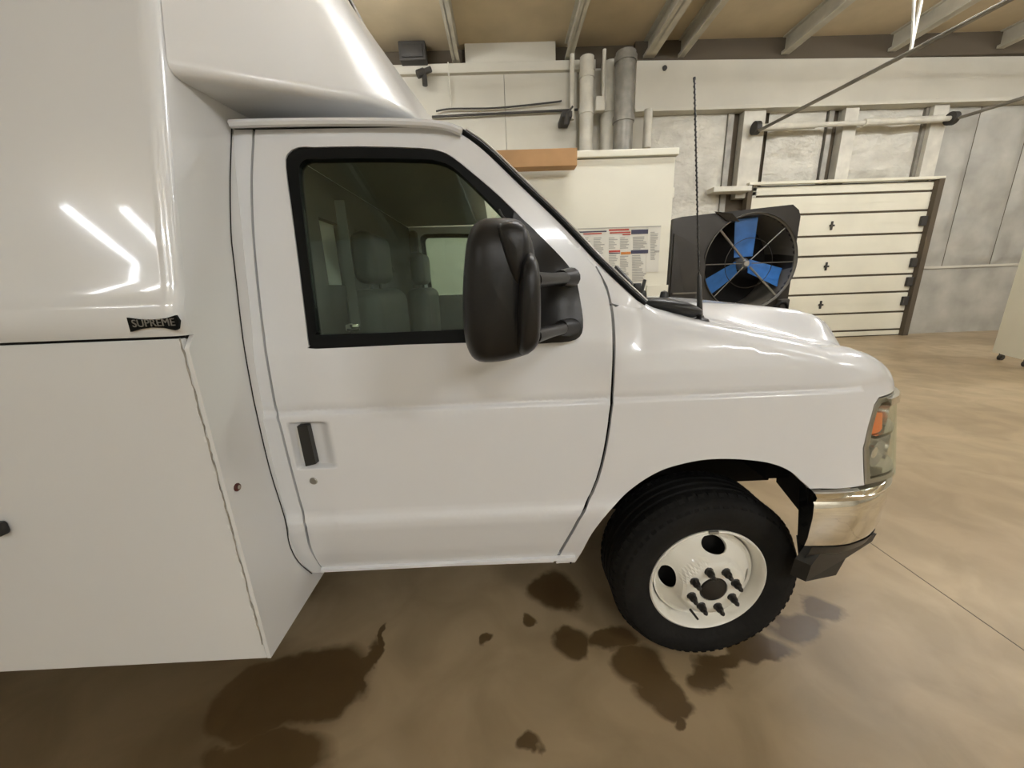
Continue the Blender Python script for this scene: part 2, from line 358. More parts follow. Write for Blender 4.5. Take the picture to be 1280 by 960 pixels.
# overhead sectional door
od = empty('door_1', ((DXL+DXR)/2, Y0-.2, 0)); tag(od, kind='structure')
zs = [at(px, py, Y0-.18)[2] for px, py in ((1160, 226), (1156, 239), (1155, 263), (1151, 291), (1148, 316), (1143, 342), (1138, 364), (1134, 389), (1130, 411))]
zs = sorted([max(z, .02) for z in zs], reverse=True)+[.0]
for i in range(len(zs)-1):
    if zs[i]-zs[i+1] < .05: continue
    lo, hi = zs[i+1]+.022, zs[i]-.022; mid = (lo+hi)/2
    mb = MB().box((DXL, Y0-.20, lo), (DXR-.02, Y0-.165, hi), .006); mb.box((DXL, Y0-.204, mid-.006), (DXR-.02, Y0-.198, mid+.006))
    mb.build('door_section', 'doorslat', od, 0)
MB().box((DXL, Y0-.17, 0), (DXR-.02, Y0-.12, zs[0])).build('joint_backing', 'dirty', od, 0)
for px, py in ((1040, 282), (1033, 333), (1026, 381)):
    p = at(px, py, Y0-.22); MB().box((p[0]-.02, Y0-.23, p[2]-.09), (p[0]+.02, Y0-.2, p[2]+.09), .008).box((p[0]-.05, Y0-.24, p[2]-.02), (p[0]+.05, Y0-.205, p[2]+.02), .006).build('hinge', 'dark', od, 0)
for px, py in ((1153, 276), (1143, 328), (1137, 352), (1131, 376)):
    p = at(px, py, Y0-.24); MB().box((DXR-.16, Y0-.26, p[2]-.10), (DXR-.03, Y0-.2, p[2]+.10), .01).build('roller_bracket', 'dark', od, 0)
MB().box((DXR-.02, Y0-.30, 0), (DXR+.10, Y0-.12, 3.35)).build('track', 'dirty', od, 0)
MB().box((DXL-.10, Y0-.28, 0), (DXL-.0, Y0-.12, 3.35)).build('track', 'dirty', od, 0)
MB().box((DXL-.1, Y0-.3, DZ-.02), (DXR+.1, Y0-.2, DZ+.03)).build('top_rail', 'doorslat', od, 0)
# spring shaft under the header
a, b_ = at(945, 160, 8.4), at(1190, 148, 8.4)
so = MB().tube([a, b_], .045, 10).build('torsion_shaft', 'pipe', od); MB().tube([a+(b_-a)*.02, a+(b_-a)*.3], .065, 12).build('torsion_spring', 'pipe', od)
MB().tube([a+(b_-a)*.55, a+(b_-a)*.95], .065, 12).build('torsion_spring', 'pipe', od)
for q in (a, b_): MB().lathe([(.001, -.05), (.12, -.05), (.12, .05), (.001, .05)], q, 18, 'x').build('cable_drum', 'dark', od)
# overhead tracks running into the room and their strap hanger
zt = at(945, 165, 8.4)[2]
def rail(p0, q0, name, m='duct'):
    v = np.array(q0)-np.array(p0)
    mb = MB()
    for off in (-.035, .035): mb.tube([np.array(p0)+[off, 0, 0], np.array(q0)+[off, 0, 0]], .014, 6)
    mb.tube([p0, q0], .03, 6)
    return mb.build(name, m, od)
d = ray(1138, 65); p1 = CP+d*((zt+.12-CH)/d[2]); p0 = at(945, 165, 8.4)
rail(p0, p1, 'overhead_track'); 
cz = CZ-.3
MB().tube([p1, (p1[0]+.02, p1[1], CZ)], .022, 6).tube([p1+[0, 0, .1], (p1[0]-.45, p1[1]-.15, CZ)], .02, 6).build('track_hanger', 'pipe', od)
rail(p1, p1+(p1-p0)*.75+[0, 0, .02], 'overhead_track')
d = ray(1280, 122); p3 = CP+d*((zt+.1-CH)/d[2]); p2 = at(1190, 150, 8.4); rail(p2, p2+(p3-p2)*1.4, 'overhead_track')
p4 = p2+(p3-p2)*1.4; MB().tube([p4, (p4[0], p4[1], CZ)], .022, 6).build('track_hanger', 'pipe', od)
# small dock shelf on the left door post
p = at(911, 238, 8.45); so = MB().box((at(889, 238, 8.4)[0], 8.3, p[2]-.05), (at(936, 238, 8.4)[0], 8.58, p[2]+.05), .01).build('shelf_board', 'pipe', None, 0)
tag(so, 'short white ledge board fixed left of the overhead door, above the drum fan', 'ledge')

# ------------------------------------------------------------------ pipes and fittings on the far wall
def vpipe(px, wpx, y0, y1, Y, m, name, label, cat='pipe', collar=None):
    x = at(px, 130, Y)[0]; r = wpx/2/F*Y*.99; zz = sorted([at(px, y0, Y)[2], at(px, y1, Y)[2]])
    zz[1] = min(zz[1], CZ-.02); zz[0] = 0 if zz[0] < .7 else zz[0]; mb = MB().tube([(x, Y, zz[0]), (x, Y, zz[1])], r, 16)
    for c in collar or (): z = at(px, c, Y)[2]; mb.tube([(x, Y, z-.05), (x, Y, z+.05)], r*1.12, 16)
    return tag(mb.build(name, m), label, cat)
# risers run down behind the white cabinet to the floor
vpipe(733, 15, 72, 425, 8.3, 'pipe', 'riser_pipe', 'wide cream riser pipe, left of the pair rising behind the white cabinet', collar=(95, 140))
vpipe(780, 21, 66, 425, 8.0, 'duct', 'round_duct', 'grey dirty round duct right of the cream riser pipes', 'duct', collar=(75, 150))
vpipe(762, 20, 80, 425, 8.45, 'pipe', 'riser_pipe', 'cream riser pipe directly left of the grey round duct', collar=(140,))
vpipe(715, 5, 62, 150, 8.4, 'pipe', 'conduit', 'thin pale vertical conduit left of the cream riser pipes', 'conduit')
vpipe(754, 4, 62, 123, 8.2, 'pipe', 'conduit', 'thin conduit dropping to the small junction box between the pipes', 'conduit')
vpipe(811, 9, 137, 185, 8.4, 'pipe', 'riser_pipe', 'short pale pipe under the left end of the header beam')
p = at(749, 132, 8.25); tag(MB().box((p[0]-.09, 8.14, p[2]-.12), (p[0]+.09, 8.28, p[2]+.12), .015).build('junction_box', 'pipe'), 'small pale junction box between the riser pipes', 'electrical box')
p = at(748, 141, 8.25); 
def wire(pts, r, name, label, m='dark', Y=8.5):
    q = [at(x, y, Y) for x, y in pts]; return tag(MB().tube(spline(q, 5), r, 6).build(name, m), label, 'cable')
wire([(540, 146), (620, 142), (705, 138), (722, 137)], .022, 'conduit', 'dark straight conduit across the painted wall boards')
wire([(545, 139), (565, 136), (620, 135), (690, 128), (702, 126)], .016, 'cable', 'thin drooping cable just above the dark conduit on the wall boards')
wire([(560, 78), (562, 110), (564, 135)], .016, 'cable', 'thin pale cable hanging down the wall boards from the purlin', 'pipe')
mb = MB(); c = at(530, 90, 8.35); mb.tube([c+[-.02, .2, .0], c], .03, 8).tube([c, c+[-.12, -.05, -.06]], .07, 10).tube([c, c+[.14, -.05, .02]], .05, 10).tube([c+[0, 0, -.05], c+[0, 0, -.22]], .05, 10)
tag(mb.build('spotlight', 'dark'), 'small black twin spotlight on the wall right of the roof fairing', 'spotlight')
mb = MB(); c = at(709, 142, 8.05); mb.box(c+[-.1, 0, -.05], c+[.1, .53, .05], .01).tube([c, c+[-.02, -.02, -.2]], .045, 8).tube([c, c+[.1, -.05, .1]], .02, 6)
tag(mb.build('pipe_bracket', 'dark'), 'dark valve and bracket left of the cream riser pipe', 'valve')
c = at(515, 64, 8.3); tag(MB().box(c+[-.25, 0, -.14], c+[.25, .2, .17], .02).box(c+[-.2, -.03, -.1], c+[.2, 0, .1], .01).build('wall_box', 'dark'), 'dark box high on the wall above the black twin spotlight', 'electrical box')

# ------------------------------------------------------------------ ceiling lamps (outside the frame, they light the hall)
LNAMES = ['ceiling fixture in the row above the hood and the fan', 'ceiling fixture before the overhead door, farthest right of the far row', 'unseen ceiling fixture placed to light the front of the white cabinet', 'unseen ceiling fixture added over the far side of the box body to light the left far wall', 'ceiling fixture to the right of the truck nose, middle row', 'ceiling fixture farthest right in the middle row', 'lengthwise ceiling fixture farthest left behind the photographer', 'lengthwise ceiling fixture, the right one of the left pair behind the photographer', 'ceiling fixture behind the photographer on the right', 'ceiling fixture right behind the photographer']
for i, (x, y, z, rz, wt) in enumerate(LAMPS):
    L = empty('ceiling_light', (x, y, z)); L.rotation_euler = (0, 0, rz)
    tag(L, LNAMES[i], 'lamp', 'fluorescent ceiling fixtures')
    def sub(name, mb, m):
        o = mb.build(name, m, None, 0); o.parent = L; return o
    sub('tray', MB().box((-1.2, -.05, .05), (1.2, .05, .09), .01).box((-.9, -.01, .08), (-.88, .01, CZ-z-.3)).box((.88, -.01, .08), (.9, .01, CZ-z-.3)), 'pipe')
    tm = mat('tube_glow', (.9, .9, .9), .5, emit=(LAMPCOL, wt/(PI*.72)))
    for s in (-.07, .07): sub('tube', MB().tube([(-1.16, s, .0), (1.16, s, .0)], .025, 8), tm)

# ================================================================== CABINET, FAN, BACKGROUND THINGS
CY = 4.0
cr, ct = at(843, 183, CY)[0]+.02, 2.70
cab = empty('white_cabinet', (.4, CY+.5, 0)); tag(cab, 'tall cream white cabinet behind the truck hood, a paper chart on its front', 'cabinet')
cl = -1.35
MB().box((cl, CY, .05), (cr, CY+1.0, ct-.07), .006).build('body', 'cabinet', cab, 0)
MB().box((cl-.02, CY-.03, ct-.06), (cr+.02, CY+1.02, ct), .006).build('top', 'cabinet', cab, 0)
MB().box((cl, CY+.02, 0), (cr, CY+.9, .06)).build('plinth', 'cabinet', cab, 0)
MB().box((at(808, 360, CY)[0], CY-.02, 1.05), (cr+.01, CY+.01, at(836, 356, CY)[2]), .004).build('kick_plate', 'cabinet', cab, 0)
for x0, x1, z0, z1 in ((-1.2, -.22, .3, 2.28),):
    MB().box((x0, CY-.035, z0), (x1, CY, z1), .01).build('door', 'beam', cab, 0)
MB().box((-.16, CY-.05, .05), (-.08, CY, 2.6), .008).build('door_post', 'cabinet', cab, 0)
MB().box((cr-.01, CY+.02, at(840, 240, CY)[2]-.05), (cr+.025, CY+.08, at(840, 240, CY)[2]+.05), .01).build('hinge', 'cabinet', cab, 0)
# cardboard box fixed high on the cabinet front
z1, z0 = at(700, 188, 3.86)[2], at(700, 210, 3.86)[2]
tag(MB().box((-.45, 3.80, z0), (at(720, 200, 3.86)[0], CY-.056, z1), .004).build('cardboard_box', 'card', None, 0), 'long flat brown cardboard box against the top front edge of the white cabinet', 'box')
# wall chart: sheets, coloured heading bars and columns of small print
ch = empty('paper_chart', (1.2, CY-.004, 1.9)); tag(ch, 'paper chart with red and navy heading bars taped to the white cabinet', 'poster')
def sheet(px0, py0, px1, py1, name, m, dy, lab=None):
    xm = (px0+px1)/2; o = MB().box((at(px0, py0, CY)[0], CY-dy-.0015, at(xm, py1, CY)[2]), (at(px1, py0, CY)[0], CY-dy+.0015, at(xm, py0, CY)[2])).build(name, m, ch, 0)
    if lab: o['label'] = lab
    return o
sheet(722, 286, 809.5, 372, 'sheet', 'paper', .003); sheet(810, 283, 826, 340, 'sheet', 'paper', .003)
sheet(722, 284, 826, 285.2, 'top_bar', 'inkgrey', .006, 'dark top edge of the chart')
for a in ((722, 289, 758, 290.6, 'ink'), (729, 291.5, 752, 293, 'inkred'), (761, 286.5, 786, 288.4, 'inkred'), (789, 287, 810, 292.6, 'ink'), (762, 290, 788, 291.6, 'inkred'), (778, 292.5, 788, 294, 'inkred'), (761, 313, 775, 315.4, 'inkred'), (761, 316, 775, 317, 'ink'), (776, 315, 788, 318, 'inkorange'), (788.5, 312.5, 810, 317, 'ink'), (818, 313, 824, 315.5, 'inkgrey')):
    sheet(a[0], a[1], a[2], a[3], 'heading_bar', a[4], .006)
mb = MB()
for cx0, cx1, ya, yb in ((727, 740, 297, 345), (742, 757, 297, 350), (761, 772, 297, 310), (775, 787, 297, 311), (791, 809, 296, 311), (761, 772, 319, 352), (775, 786, 320, 345), (790, 808, 319, 352), (813, 823, 290, 325)):
    y = ya
    while y < yb:
        wd = (cx1-cx0)*random.uniform(.5, 1); a, b2 = at(cx0, y, CY-.006), at(cx0+wd, y+.9, CY-.006); mb.box((a[0], CY-.0062, b2[2]), (b2[0], CY-.0055, a[2])); y += 2.1
o = mb.build('print_lines', 'inkgrey', ch, 0); o['kind'] = 'stuff'

# drum fan
FYc = 4.5; fc = at(937, 329, FYc)
FX, FZ, FR = float(fc[0]), float(fc[2]), .535
fan = empty('drum_fan', (FX-.2, FYc+.4, 0)); tag(fan, 'big black wheeled drum fan with three blue blades beside the white cabinet', 'fan')
def octo(y, inset=0, x0=None):
    x0 = 1.98 if x0 is None else x0; x1 = FX+.53
    return [(x0+inset, y, .35), (x1-inset, y, .35), (x1-inset, y, 2.12), (x1-.03-inset, y, 2.19), (x1-.11-inset, y, 2.25-inset), (x0+.1, y, 2.16-inset), (x0+inset, y, 2.14-inset)]
hs = MB()
# housing shell: front face ring, sides
n = 48; V = []; 
out = resample([(p[0], p[2]) for p in octo(FYc)], .05)
cir = [(FX+FR*math.cos(2*PI*k/n), FZ+FR*math.sin(2*PI*k/n)) for k in range(n)]
panel('front_panel', out, lambda s, v: (s, FYc, v), 'fanblack', fan, holes=[cir], step=.12, thick=.03, roll=.01, smooth=30)
hs = MB(); ring_ = octo(FYc+.02); back = [(p[0]*.96+.1, FYc+.95, p[2]*.93) for p in ring_]
nn = len(ring_)
hs.add(ring_+back, [(i, (i+1) % nn, nn+(i+1) % nn, nn+i) for i in range(nn)]+[tuple(range(nn, 2*nn))]); hs.build('housing', 'fanblack', fan, 20)
MB().lathe([(FR+.015, -.03), (FR+.02, -.02), (FR, .0), (FR-.01, .5), (FR+.0, .5), (FR+.012, .0)], (FX, FYc, FZ), 64, closed=True).build('drum_ring', 'fanrim', fan, 40)
MB().lathe([(.001, 0), (FR-.01, 0), (FR-.01, .01)], (FX, FYc+.5, FZ), 40).build('drum_back', 'under', fan)
MB().prism([(2.0, FYc-.02, 1.98), (2.32, FYc-.05, 1.80), (2.38, FYc-.05, 1.62), (2.36, FYc-.02, .5), (2.0, FYc-.02, .5)], (0, .02, 0)).build('side_grip_panel', 'fanblack', fan, 0)
MB().box((2.02, FYc-.05, 1.30), (2.33, FYc-.03, 1.318)).build('trim_line', 'fanrim', fan, 0)
MB().prism([(2.45, FYc-.02, 2.2), (2.62, FYc-.06, 2.17), (2.72, FYc-.06, 2.08), (2.6, FYc-.02, 2.1)], (0, .02, 0)).build('moulded_step', 'fanblack', fan, 0)
def blade(ang):
    P = []
    for i in range(9):
        t = i/8; r = .08+(.515-.08)*t; wdt = .095+.025*t; tw = .48-.2*t; row = []
        for j in range(5):
            u = (j/4-.5)*2; c_ = u*wdt; dy = math.sin(tw)*c_+.012*(1-u*u); cc = math.cos(tw)*c_
            x = r*math.cos(ang)-cc*math.sin(ang); z = r*math.sin(ang)+cc*math.cos(ang); row.append((FX+x, FYc+.13+dy, FZ+z))
        P.append(row)
    P = np.array(P); mb = MB().grid(P).grid((P+[0, .008, 0])[:, ::-1]); 
    return mb.build('fan_blade', 'blue', fan, 60)
for a in (92, 213, 340): blade(math.radians(a))
MB().lathe([(.001, -.05), (.032, -.05), (.045, -.03), (.07, .02), (.07, .12), (.001, .12)], (FX, FYc+.1, FZ), 20).build('hub', 'steel', fan)
for a in (135, 315, 45, 0, 180, 225):
    c_, s_ = math.cos(math.radians(a)), math.sin(math.radians(a)); thick = .012 if a in (135, 315) else .006
    MB().tube([(FX+.06*c_, FYc+.05, FZ+.06*s_), (FX+FR*c_, FYc+.02, FZ+FR*s_)], thick, 6).build('strut', 'steel' if a in (135, 315, 45) else 'fanrim', fan)
MB().lathe([(.28, -.003), (.286, 0), (.28, .003)], (FX, FYc+.02, FZ), 48, closed=True).build('guard_ring', 'fanblack', fan)
for xx in (2.15, FX+.45):
    for yy in (FYc+.15, FYc+.8):
        MB().lathe([(.02, -.03), (.11, -.03), (.12, -.02), (.12, .02), (.11, .03), (.02, .03)], (xx, yy, .12), 24).build('wheel', 'rubber', fan)
        MB().box((xx-.03, yy-.05, .1), (xx+.03, yy+.05, .36)).build('wheel_bracket', 'dark', fan, 0)
MB().tube(spline([(FX+.30, FYc-.06, 1.10), (FX+.42, FYc-.1, 1.16), (FX+.50, FYc-.06, 1.02), (FX+.54, FYc-.05, .7)], 5), .016, 8).build('power_cable', 'rubber', fan)
MB().box((FX+.38, FYc-.08, 1.08), (FX+.50, FYc-.01, 1.20), .015).build('switch_box', 'dark', fan, 0)

# white panel on casters at the right edge
q0, q1 = fl(1240, 440, .10), fl(1280, 450, .10); dv = (q1-q0)/np.linalg.norm(q1-q0); q2 = q0+dv*1.6; nrm = np.array([-dv[1], dv[0], 0])
if nrm[0] < 0: nrm = -nrm
rp = empty('rolling_panel', tuple(q0[:2])+(0,)); tag(rp, 'white panel standing on casters at the right edge of the picture', 'panel')
MB().prism([q0, q2, q2+[0, 0, 2.2], q0+[0, 0, 2.2]], nrm*.05).build('board', 'cabinet', rp, 0)
for f_ in (.12, .45, .95):
    c_ = q0+(q2-q0)*f_+nrm*.02; MB().lathe([(.01, -.02), (.045, -.02), (.045, .02), (.01, .02)], (c_[0], c_[1], .045), 16).box((c_[0]-.015, c_[1]-.025, .05), (c_[0]+.015, c_[1]+.025, .11)).build('caster', 'dark', rp)

# ================================================================== THE TRUCK
truck = empty('box_truck', (0, 2.04, 0)); tag(truck, 'white cutaway van cab with a large white service box body', 'truck')
YC = 2.04                                   # the truck's own centre line
def mirror_far(o, sub=True):                # the same part on the truck's far side
    c = o.copy(); c.data = o.data.copy(); C.objects.link(c)
    for v in c.data.vertices: v.co.y = 2*YC-v.co.y
    c.data.flip_normals(); c.data.update(); return c
# plan outline of the side and the rounded nose
plan = [(-.9, 1.04), (.5, 1.04), (.9, 1.04), (1.0, 1.042), (1.1, 1.052), (1.2, 1.084), (1.29, 1.135), (1.365, 1.225), (1.41, 1.355), (1.43, 1.56), (1.445, 1.8), (1.45, 2.04)]
pp = np.array(spline(plan, 24)); ds = np.r_[0, np.cumsum(np.hypot(*np.diff(pp, axis=0).T))]; ds = ds-.9   # s equals X along the straight side
SEND = ds[-1]
tt = np.gradient(pp, axis=0); tt /= np.hypot(*tt.T)[:, None]; nin = np.stack([-tt[:, 1], tt[:, 0]], 1)
zz = np.arange(.3, 2.1, .004)
def table(pts):
    y = np.interp(zz, *zip(*pts)); k = np.exp(-.5*(np.arange(-6, 7)/.7)**2); k /= k.sum(); return np.convolve(np.pad(y, 6, 'edge'), k, 'valid')
low = [(.3, .12), (.40, .09), (.50, .06), (.56, .042), (.62, .022), (.70, .002), (.74, -.008), (.765, -.009), (.785, .001), (.80, .004), (.95, .001), (1.10, .0), (1.122, .0), (1.127, .004), (1.132, .014), (1.137, .013), (1.145, .009)]
Dcab = table(low+[(1.25, .014), (1.31, .022), (1.36, .034), (1.9, .128), (2.0, .16), (2.1, .2)])
Dfen = table(low+[(1.2, .013), (1.27, .03), (1.36, .07), (2.1, .4)])
def ztop(s): return float(np.interp(s, [.3, .40, .47, .64, .9, 1.05, 1.2, 1.32, 1.45, SEND], [1.42, 1.385, 1.335, 1.285, 1.225, 1.185, 1.15, 1.125, 1.105, 1.09]))
def dd(s, v):
    a = np.interp(v, zz, Dcab); b2 = np.interp(v, zz, Dfen); t = min(1, max(0, (s-.30)/.12)); t = t*t*(3-2*t); r = a*(1-t)+b2*t
    f_ = min(1, max(0, (s-1.0)/.3)); return r*(1-f_)+(r*.5+max(0, (v-1.06))*.25-max(0, 1.06-v)*.16)*f_
def base(s):
    x = np.interp(s, ds, pp[:, 0]); y = np.interp(s, ds, pp[:, 1]); n = np.array([np.interp(s, ds, nin[:, 0]), np.interp(s, ds, nin[:, 1])]); return np.array([x, y]), n/np.linalg.norm(n)
def surf_cab(s, v): 
    p, n = base(s); d = dd(s, v); return (p[0]+n[0]*d, p[1]+n[1]*d, v)
def surf_f(s, v):                           # fender: side up to ztop, then over the shoulder
    z0 = ztop(s); p, n = base(s)
    if v <= z0: d = dd(s, v); return (p[0]+n[0]*d, p[1]+n[1]*d, v)
    e = v-z0; d = dd(s, z0)+e*.5+3.0*e*e; R_ = .125; z = z0+float(np.interp(s, [1.0, 1.15, 1.28, 1.5], [.057, .080, .080, .055]))*(1-(1-min(e/R_, 1))**2.2); return (p[0]+n[0]*d, p[1]+n[1]*d, z+max(0, e-R_)*.2)
def inv(px, py):                            # pixel -> (s, v) on the side of the cab
    Y = 1.04
    for _ in range(12):
        p = at(px, py, Y); Y = Y*.4+.6*surf_cab(min(p[0], 1.2), p[2])[1]
    return (float(p[0]), float(p[2]))
def poly(pts): return [inv(*p) for p in pts]

# --- door (near side)
REAR = [(318, 161), (315, 224), (317, 290), (322, 349), (331, 427), (340, 482), (346, 512), (362, 577), (380, 645), (387, 680), (395, 700), (405, 714)]
FRONT = [(692, 704), (699, 690), (722, 650), (745, 600), (757, 550), (763, 500), (766, 440), (765, 400), (762, 378), (757, 360), (743, 333), (712, 300), (652, 238), (604, 188), (578, 168), (560, 161), (520, 158)]
dpoly = poly(spline(REAR, 3)+spline(FRONT, 3))
WIN = [(392, 183), (372, 183), (358, 192), (356, 208), (362, 255), (372, 330), (383, 420), (386, 432), (394, 436), (500, 431), (600, 428), (700, 424), (720, 420), (727, 408), (724, 375), (717, 347), (701, 323), (668, 288), (625, 245), (590, 215), (566, 196), (550, 188), (524, 184), (450, 182)]
WINI = [(398, 197), (382, 197), (374, 203), (371, 214), (375, 255), (384, 330), (393, 405), (395, 415), (401, 419), (500, 415), (600, 411), (655, 408), (662, 400), (659, 330), (655, 300), (615, 255), (588, 228), (566, 208), (548, 200), (524, 197), (450, 196)]
wpoly = poly(spline(WIN, 2, True)); wi = poly(spline(WINI, 2, True))
hx0, hz0 = inv(372, 586); hx1, hz1 = inv(414, 527)
def surf_door(s, v):
    x, y, z = surf_cab(s, v)
    def sm(a, b2, t): t = min(1, max(0, (t-a)/(b2-a))); return t*t*(3-2*t)
    mk = sm(hx0-.004, hx0+.004, s)*(1-sm(hx1-.05, hx1, s))*sm(hz0-.004, hz0+.004, v)*(1-sm(hz1-.012, hz1+.004, v))
    return (x, y+.022*mk, z)
ex = [(a, b2) for a in np.arange(hx0-.012, hx1+.01, .005) for b2 in np.arange(hz0-.012, hz1+.012, .005)]
crease = [(x, z) for z in (1.119, 1.123, 1.127, 1.1305, 1.134, 1.138, 1.144, .752, .764, .772, .78, .788, .796, .805) for x in np.arange(-.66, .32, .02)]
door = panel('door', dpoly, surf_door, 'paint', truck, holes=[wpoly], step=.022, thick=.03, extra=ex+crease)
seal = ring('window_seal', wpoly, wi, lambda s, v: tuple(np.array(surf_cab(s, v))+[0, .002, 0]), 'seal', door, step=.03, thick=.025, roll=.006, drop=.006)
gl = panel('window_glass', wi, lambda s, v: tuple(np.array(surf_cab(s, v))+[0, .018, 0]), 'glass', door, step=.05, thick=.004, roll=0, drop=0)
# handle, pocket plate, lock
c0, c1 = at(372, 533, 1.045), at(392, 582, 1.045)
hb_ = MB(); a = at(371, 533, 1.04); b2 = at(384, 532, 1.04); c_ = at(395, 580, 1.04); d_ = at(382, 583, 1.04)
hb_.prism([a, b2, c_, d_], (0, .02, 0))
MB().add(hb_.V, hb_.F).build('door_handle', 'black', door, 0)
c_ = at(392, 601, 1.043); MB().lathe([(.001, -.004), (.010, -.004), (.0125, -.001), (.0125, .01)], c_, 20).build('lock', 'steel', door)
# --- rear cab pillar strip and sill
EDGE = [(291, 161), (289, 224), (290, 290), (294, 330), (305, 424), (315, 482), (321, 512), (338, 585), (357, 647), (363, 680), (374, 702), (391, 717)]
rp_ = poly(spline(EDGE, 3)+[(404, 716)]+spline([(402.6, 713), (392, 697), (384, 680), (377, 645), (359, 577), (343, 512), (337, 482), (328, 427), (319, 349), (314, 290), (312, 224), (315, 161)], 3))
MBp = panel('rear_pillar', rp_, surf_cab, 'paint', truck, step=.015, thick=.03, roll=.003)
gp = []
for x, y in spline(EDGE, 4):
    d_ = ray(x-1.2, y); gp.append(CP+d_*(-.7205/d_[0]))
MB().tube(gp, .0015, 6).build('cab_gap_seal', 'gap', truck)
s0, z0 = inv(391, 719); s1, z1 = inv(718, 704)
sp = [(-.66, .545), (.20, .548), (.19, .50), (-.65, .50)]
P = np.array([[(x, 1.04+o_, z) for o_, z in ((.045, .556), (.034, .552), (.034, .542), (.046, .535), (.30, .53), (.30, .56), (.045, .56))] for x in np.linspace(-.665, .215, 20)])
MB().grid(P).build('sill', 'paint', truck, 40)
MB().box((-.66, 1.10, .55), (.22, 1.12, 1.3)).build('door_jamb', 'gap', truck, 0)
# --- fender with wheel arch, up to the shoulder
ARCH = [(719, 704), (728, 690), (740, 668), (760, 642), (780, 620), (800, 604), (820, 592), (840, 584), (875, 576), (910, 574), (950, 577), (975, 583), (992, 592), (1004, 603), (1014, 611.5)]
arch = poly(spline(ARCH, 4))
gapf = [(695, 705), (703, 690), (726, 650), (749, 600), (761, 550), (767, 500), (770, 440), (769, 400), (766, 381)]
FE = 1.13; sE, zE = inv(1078, 603)
lampedge = [(1.155, .80), (1.148, .835), (1.128, .93), (1.135, 1.0), (1.15, 1.07), (1.175, 1.092)]
fp = poly(spline(gapf[::-1], 3)) 
TOPV = .125
upper = [(s, ztop(s)+TOPV) for s in np.linspace(SEND, .47, 60)]
nose = [(1.3, 1.092), (1.6, 1.088), (SEND, 1.085)]
fpoly = fp+arch+[(1.06, .797)]+lampedge+nose+upper+[(.43, 1.455), (.40, 1.44), (.36, 1.412), (.33, 1.402)]
crf = [(x, z) for z in (1.119, 1.123, 1.127, 1.1305, 1.134, 1.138, 1.144) for x in np.arange(.32, 1.1, .02)]
fender = panel('fender', fpoly, surf_f, 'paint', truck, step=.02, thick=.015, extra=crf)
# --- hood
Hx = ([.3, .45, .7, .9, 1.05, 1.12, 1.2, 1.26, 1.32, 1.38, 1.45], [1.40, 1.395, 1.385, 1.37, 1.35, 1.330, 1.300, 1.27, 1.24, 1.215, 1.17])
rows = []
for s in np.linspace(.45, SEND, 90):
    A = np.array(surf_f(s, ztop(s)+TOPV+.006)); T = np.array([min(A[0], 1.0), YC]); row = []; L = np.linalg.norm(T-A[:2])
    for k in range(41):
        e = (k/40)**1.4*L; q = A[:2]+(T-A[:2])*e/max(L, 1e-6); w_ = min(1, e/float(np.interp(s, [.9, 1.2], [.19, .12]))); w_ = w_*w_*(3-2*w_)
        z = A[2]*(1-w_)+np.interp(q[0], *Hx)*w_+.012*min(1, e/.6)
        if k == 0: z -= .003
        row.append((q[0], q[1], z))
    rows.append(row)
P = np.array(rows); P2 = P.copy(); P2[..., 1] = 2*YC-P2[..., 1]
hood = MB().grid(P).grid(P2[:, ::-1]); g = P[0].copy(); hood.build('hood', 'paint', truck, 50)
MB().grid(P[:, 8:]-[0, 0, .03]).build('hood_liner', 'under', truck, 0)
# --- cowl panel between the door, the windshield and the fender
cow = poly([(768, 379), (764, 360), (750, 335), (757, 335), (780, 357), (803, 380), (800, 384)])
cow = [inv(x, y) for x, y in ((765.5, 379), (760, 358), (746, 332), (762, 345), (785, 366), (806, 383), (803, 387), (785, 384.5))]
panel('cowl_corner', cow, surf_cab, 'paint', truck, step=.015, thick=.012, roll=.002)
# --- headlight
def surf_l(s, v): p = np.array(surf_f(s, min(v, ztop(s)))); return p
lp = [(1.160, .80), (1.154, .835), (1.134, .93), (1.141, 1.0), (1.156, 1.066), (1.180, 1.086), (1.5, 1.08), (1.56, 1.075), (1.56, .84), (1.45, .80)]
hl = empty('headlight', (0, 0, 0)); hl.parent = truck; hl.matrix_parent_inverse = Matrix.Translation((0, -YC, 0))
def off(k): 
    def f(s, v):
        p, n = base(s); q = surf_l(s, v); return (q[0]+n[0]*k, q[1]+n[1]*k, q[2])
    return f
inner = [(1.180, .815), (1.174, .84), (1.156, .93), (1.163, 1.0), (1.178, 1.055), (1.20, 1.070), (1.49, 1.065), (1.545, 1.06), (1.545, .855), (1.44, .815)]
panel('lens', [(a+.008 if a < 1.3 else a, b2) for a, b2 in lp], off(-.002), 'lens', hl, step=.03, thick=.004, roll=.004, drop=.004)
panel('bezel', lp, off(.004), 'steel', hl, holes=[inner], step=.02, thick=.03, roll=0, drop=0)
panel('reflector', lp, off(.06), 'lampchrome', hl, step=.02, thick=.004, roll=0, drop=0)
for (z0_, z1_) in ((1.062, 1.068), (.952, .962), (.816, .824)):
    P = np.array([[off(k)(s, z) for k in (.006, .06)] for s in np.linspace(1.185, 1.54, 26) for z in (z0_,)]); P3 = P+[0, 0, z1_-z0_]
    MB().grid(P).grid(P3[::-1]).build('shelf', 'chrome', hl, 40)
panel('side_reflector', [(1.166, .966), (1.176, 1.02), (1.20, 1.035), (1.232, 1.03), (1.236, .975), (1.22, .966)], off(.012), 'amber', hl, step=.01, thick=.02, roll=.003)['label'] = 'amber side reflector'
